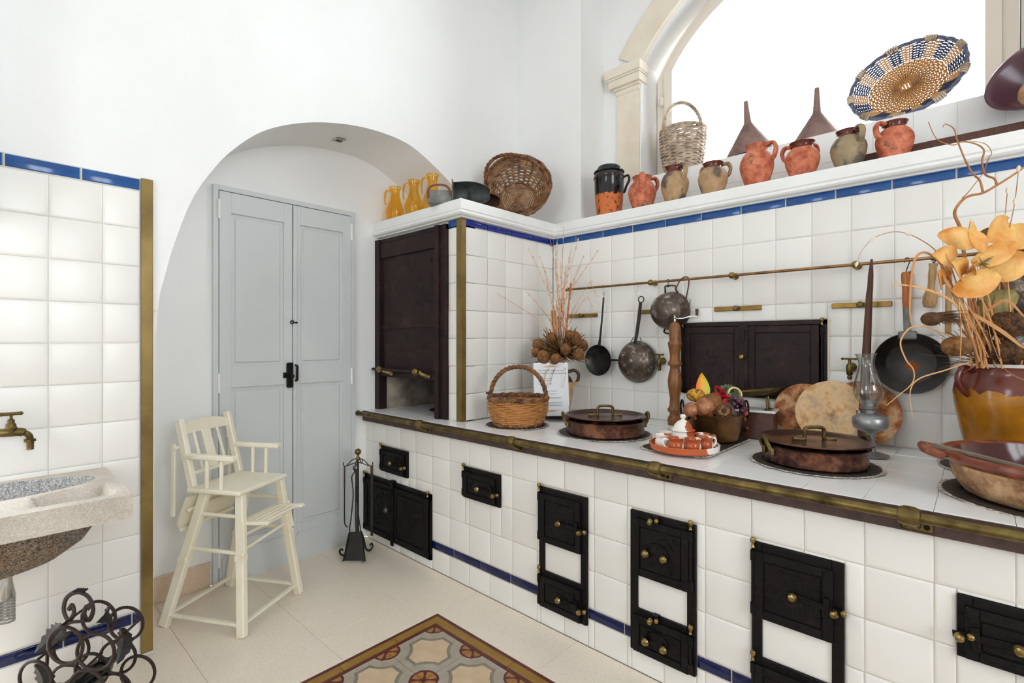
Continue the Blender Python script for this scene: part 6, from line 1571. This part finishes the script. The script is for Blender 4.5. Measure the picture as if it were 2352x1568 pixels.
mb = MB(); mb.lathe([(.0001,-.238),(.45,-.236),(.70,-.215),(.86,-.175),(.95,-.125),(.985,-.0715)], 48, T(.225, -.41, 0), sx=.205, sy=.378); 
m = Mat('sink_under'); g = m.coord(); vo = m.n('ShaderNodeTexVoronoi'); vo.inputs['Scale'].default_value = 360; m.l(g, vo.inputs['Vector'])
m.col(m.mix(m.ramp(m.noise(5, 4), [(.4, (0,0,0)), (.65, (1,1,1))]), m.ramp(vo.outputs['Color'], [(.2, srgb(52,46,44)), (.8, srgb(160,152,148))]), m.ramp(vo.outputs['Color'], [(.2, srgb(74,58,38)), (.8, srgb(170,144,108))]))).set(rough=.8); M['sink_under'] = m.m
mb.build('basin_underside', M['sink_under'], sink)
MB().ball((.292, -.26, -.020), .010, 8, 6).build('overflow_hole', M['wood_dark'], sink)
MB().lathe([(.0001,0),(.020,0),(.022,.008),(.015,.05),(.015,.09),(.0001,.09)], 18, T(.26, -.270, -.305)).build('drain_tail', M['steel'], sink)
o = MB(); pts = []
for i in range(60): a = i*.9; pts.append((.26+.020*math.cos(a), -.270+.020*math.sin(a), -.300-.0013*i))
o.tube(pts, .0035, 5); plain('hose_grey', srgb(150,148,140), .4); o.build('ribbed_hose', M['hose_grey'], sink, kind='stuff')
tp = thing('water_tap', 'old brass water tap on the tiles above the stone sink', 'tap', (.06, -2.512, .942))
MB().tube(bez([(-.06, -.085, .006), (-.02, -.065, .004), (0, -.03, 0), (0, 0, -.002), (0, .025, -.004), (0, .042, -.016), (0, .046, -.036)], 5), [.011]*8+[.014]*14+[.0095]*9, 12).build('spout', M['brass'], tp)
MB().lathe([(.0001,-.004),(.015,-.002),(.0165,.012),(.013,.018),(.0125,.026),(.009,.030),(.009,.040),(.004,.044),(.004,.058),(.0001,.06)], 16).build('bonnet', M['brass'], tp)
o = MB(); o.tube([(0, -.022, .060), (0, .022, .060)], [.0058, .0058], 8); o.ball((0, -.023, .060), .0068, 8, 6); o.ball((0, .023, .060), .0068, 8, 6); o.build('cross_handle', M['brass'], tp)
MB().lathe([(.0095,-.034),(.017,-.034),(.017,-.026),(.0095,-.026)], 6, T(0, .045, -.004), closed=True).build('spout_nut', M['brass'], tp); MB().lathe([(.008,-.062),(.0105,-.060),(.009,-.055),(.0105,-.050),(.009,-.045),(.0105,-.040),(.0095,-.034)], 12, T(0, .046, -.004)).build('hose_thread', M['brass'], tp)

# ------------------------------------------------------------------ wrought iron wine rack like a bunch of grapes
wr = thing('wine_rack', 'rusty wrought iron wine rack of rings with leaves, by the sink wall', 'wine rack', (.300, -2.352, 0), (0, 0, CAMR))
rg = MB().tube([(.056*math.cos(a), 0, .056*math.sin(a)) for a in [2*PI*i/32 for i in range(32)]], .0052, 7, closed=True).mesh('ring', M['wrought'])
FRG = [(.005, .305), (.098, .285), (-.088, .200), (.070, .172), (-.018, .128), (.138, .120), (-.10, .09), (.055, .060)]
for (u, v) in FRG:
    put('ring', rg, wr, (u, -.075, v), (0, 0, random.uniform(-.12, .12)))
    put('ring', rg, wr, (u-.022, .075, v+.002), (0, 0, random.uniform(-.12, .12)))
    a = random.uniform(0, 6); MB().tube([(u+.056*math.cos(a), -.075, v+.056*math.sin(a)), (u-.022+.056*math.cos(a), .075, v+.056*math.sin(a))], .0042, 6).build('cross_wire', M['wrought'], wr)
MB().tube(bez([(-.105, -.02, .20), (-.085, -.03, .29), (-.03, -.03, .345), (.03, -.03, .355)], 6), .005, 7).build('cross_wire', M['wrought'], wr)
o = MB(); o.tube(bez([(-.035, -.02, .385), (-.022, -.02, .40), (-.018, -.02, .372), (-.035, -.02, .352), (-.050, -.02, .385), (-.040, -.02, .425), (-.005, -.02, .442), (.030, -.02, .425), (.044, -.02, .385), (.030, -.02, .352), (.016, -.02, .370), (.022, -.02, .395), (.034, -.02, .388)], 6), .0075, 6, flat=.45); o.build('carry_handle', M['wrought'], wr)
o = MB(); 
for i in range(6): o.tube([(-.016+.006*i, -.028, .444), (-.010+.006*i, -.012, .449)], .0035, 5)
o.build('twisted_grip', M['wrought_dark'], wr, kind='stuff')
def iron_leaf(c, L, W, rx, ry, rz):
    mb = MB(); N_ = 12; vs = []; fs = []
    for i in range(N_+1):
        t_ = i/N_; w = W*.5*math.sin(PI*(.05+.93*t_))**.8 * (1+.16*(1 if i % 2 else -1)); y = .02*math.sin(PI*t_)
        vs += [(-w, y+.008, L*t_), (0, y, L*t_), (w, y+.008, L*t_), (w, y+.0095, L*t_), (0, y+.0018, L*t_), (-w, y+.0095, L*t_)]
    for i in range(N_):
        for k in range(6): fs.append((i*6+k, i*6+(k+1) % 6, i*6+6+(k+1) % 6, i*6+6+k))
    mb.add(vs, fs); mb.build('iron_leaf', M['wrought_dark'], wr, c, (R(rx), R(ry), R(rz)), ang=15)
iron_leaf((-.050, -.03, .335), .155, .062, -10, -132, 0); iron_leaf((.045, .02, .362), .095, .045, 62, 82, 0); iron_leaf((.138, -.03, .330), .115, .052, 0, 186, 0); iron_leaf((-.135, -.03, .215), .14, .06, 0, 172, 0)
for (u, v, s_) in ((.185, .0, 1), (-.14, .0, -1)): MB().tube(bez([(u*.6, -.07, .16), (u*.95, -.07, .13), (u*1.1, -.07, .06), (u*.95, -.07, .008), (u*.75, -.07, .03), (u*.8, -.07, .06)], 6), .0052, 7).build('scroll_foot', M['wrought'], wr)
bt_ = thing('wine_bottle', 'dark glass bottle lying in the wrought iron rack', 'bottle', (.300+.075*math.sin(CAMR)-.018*math.cos(CAMR), -2.352-.075*math.cos(CAMR)-.018*math.sin(CAMR), .128), (R(90), 0, CAMR+PI))
MB().lathe([(.0001,-.032),(.02,-.034),(.032,-.05),(.038,-.045),(.0385,.14),(.030,.175),(.015,.20),(.014,.26),(.0155,.262),(.0155,.275),(.0001,.275)], 28).build('glass', M['bottle_glass'], bt_)
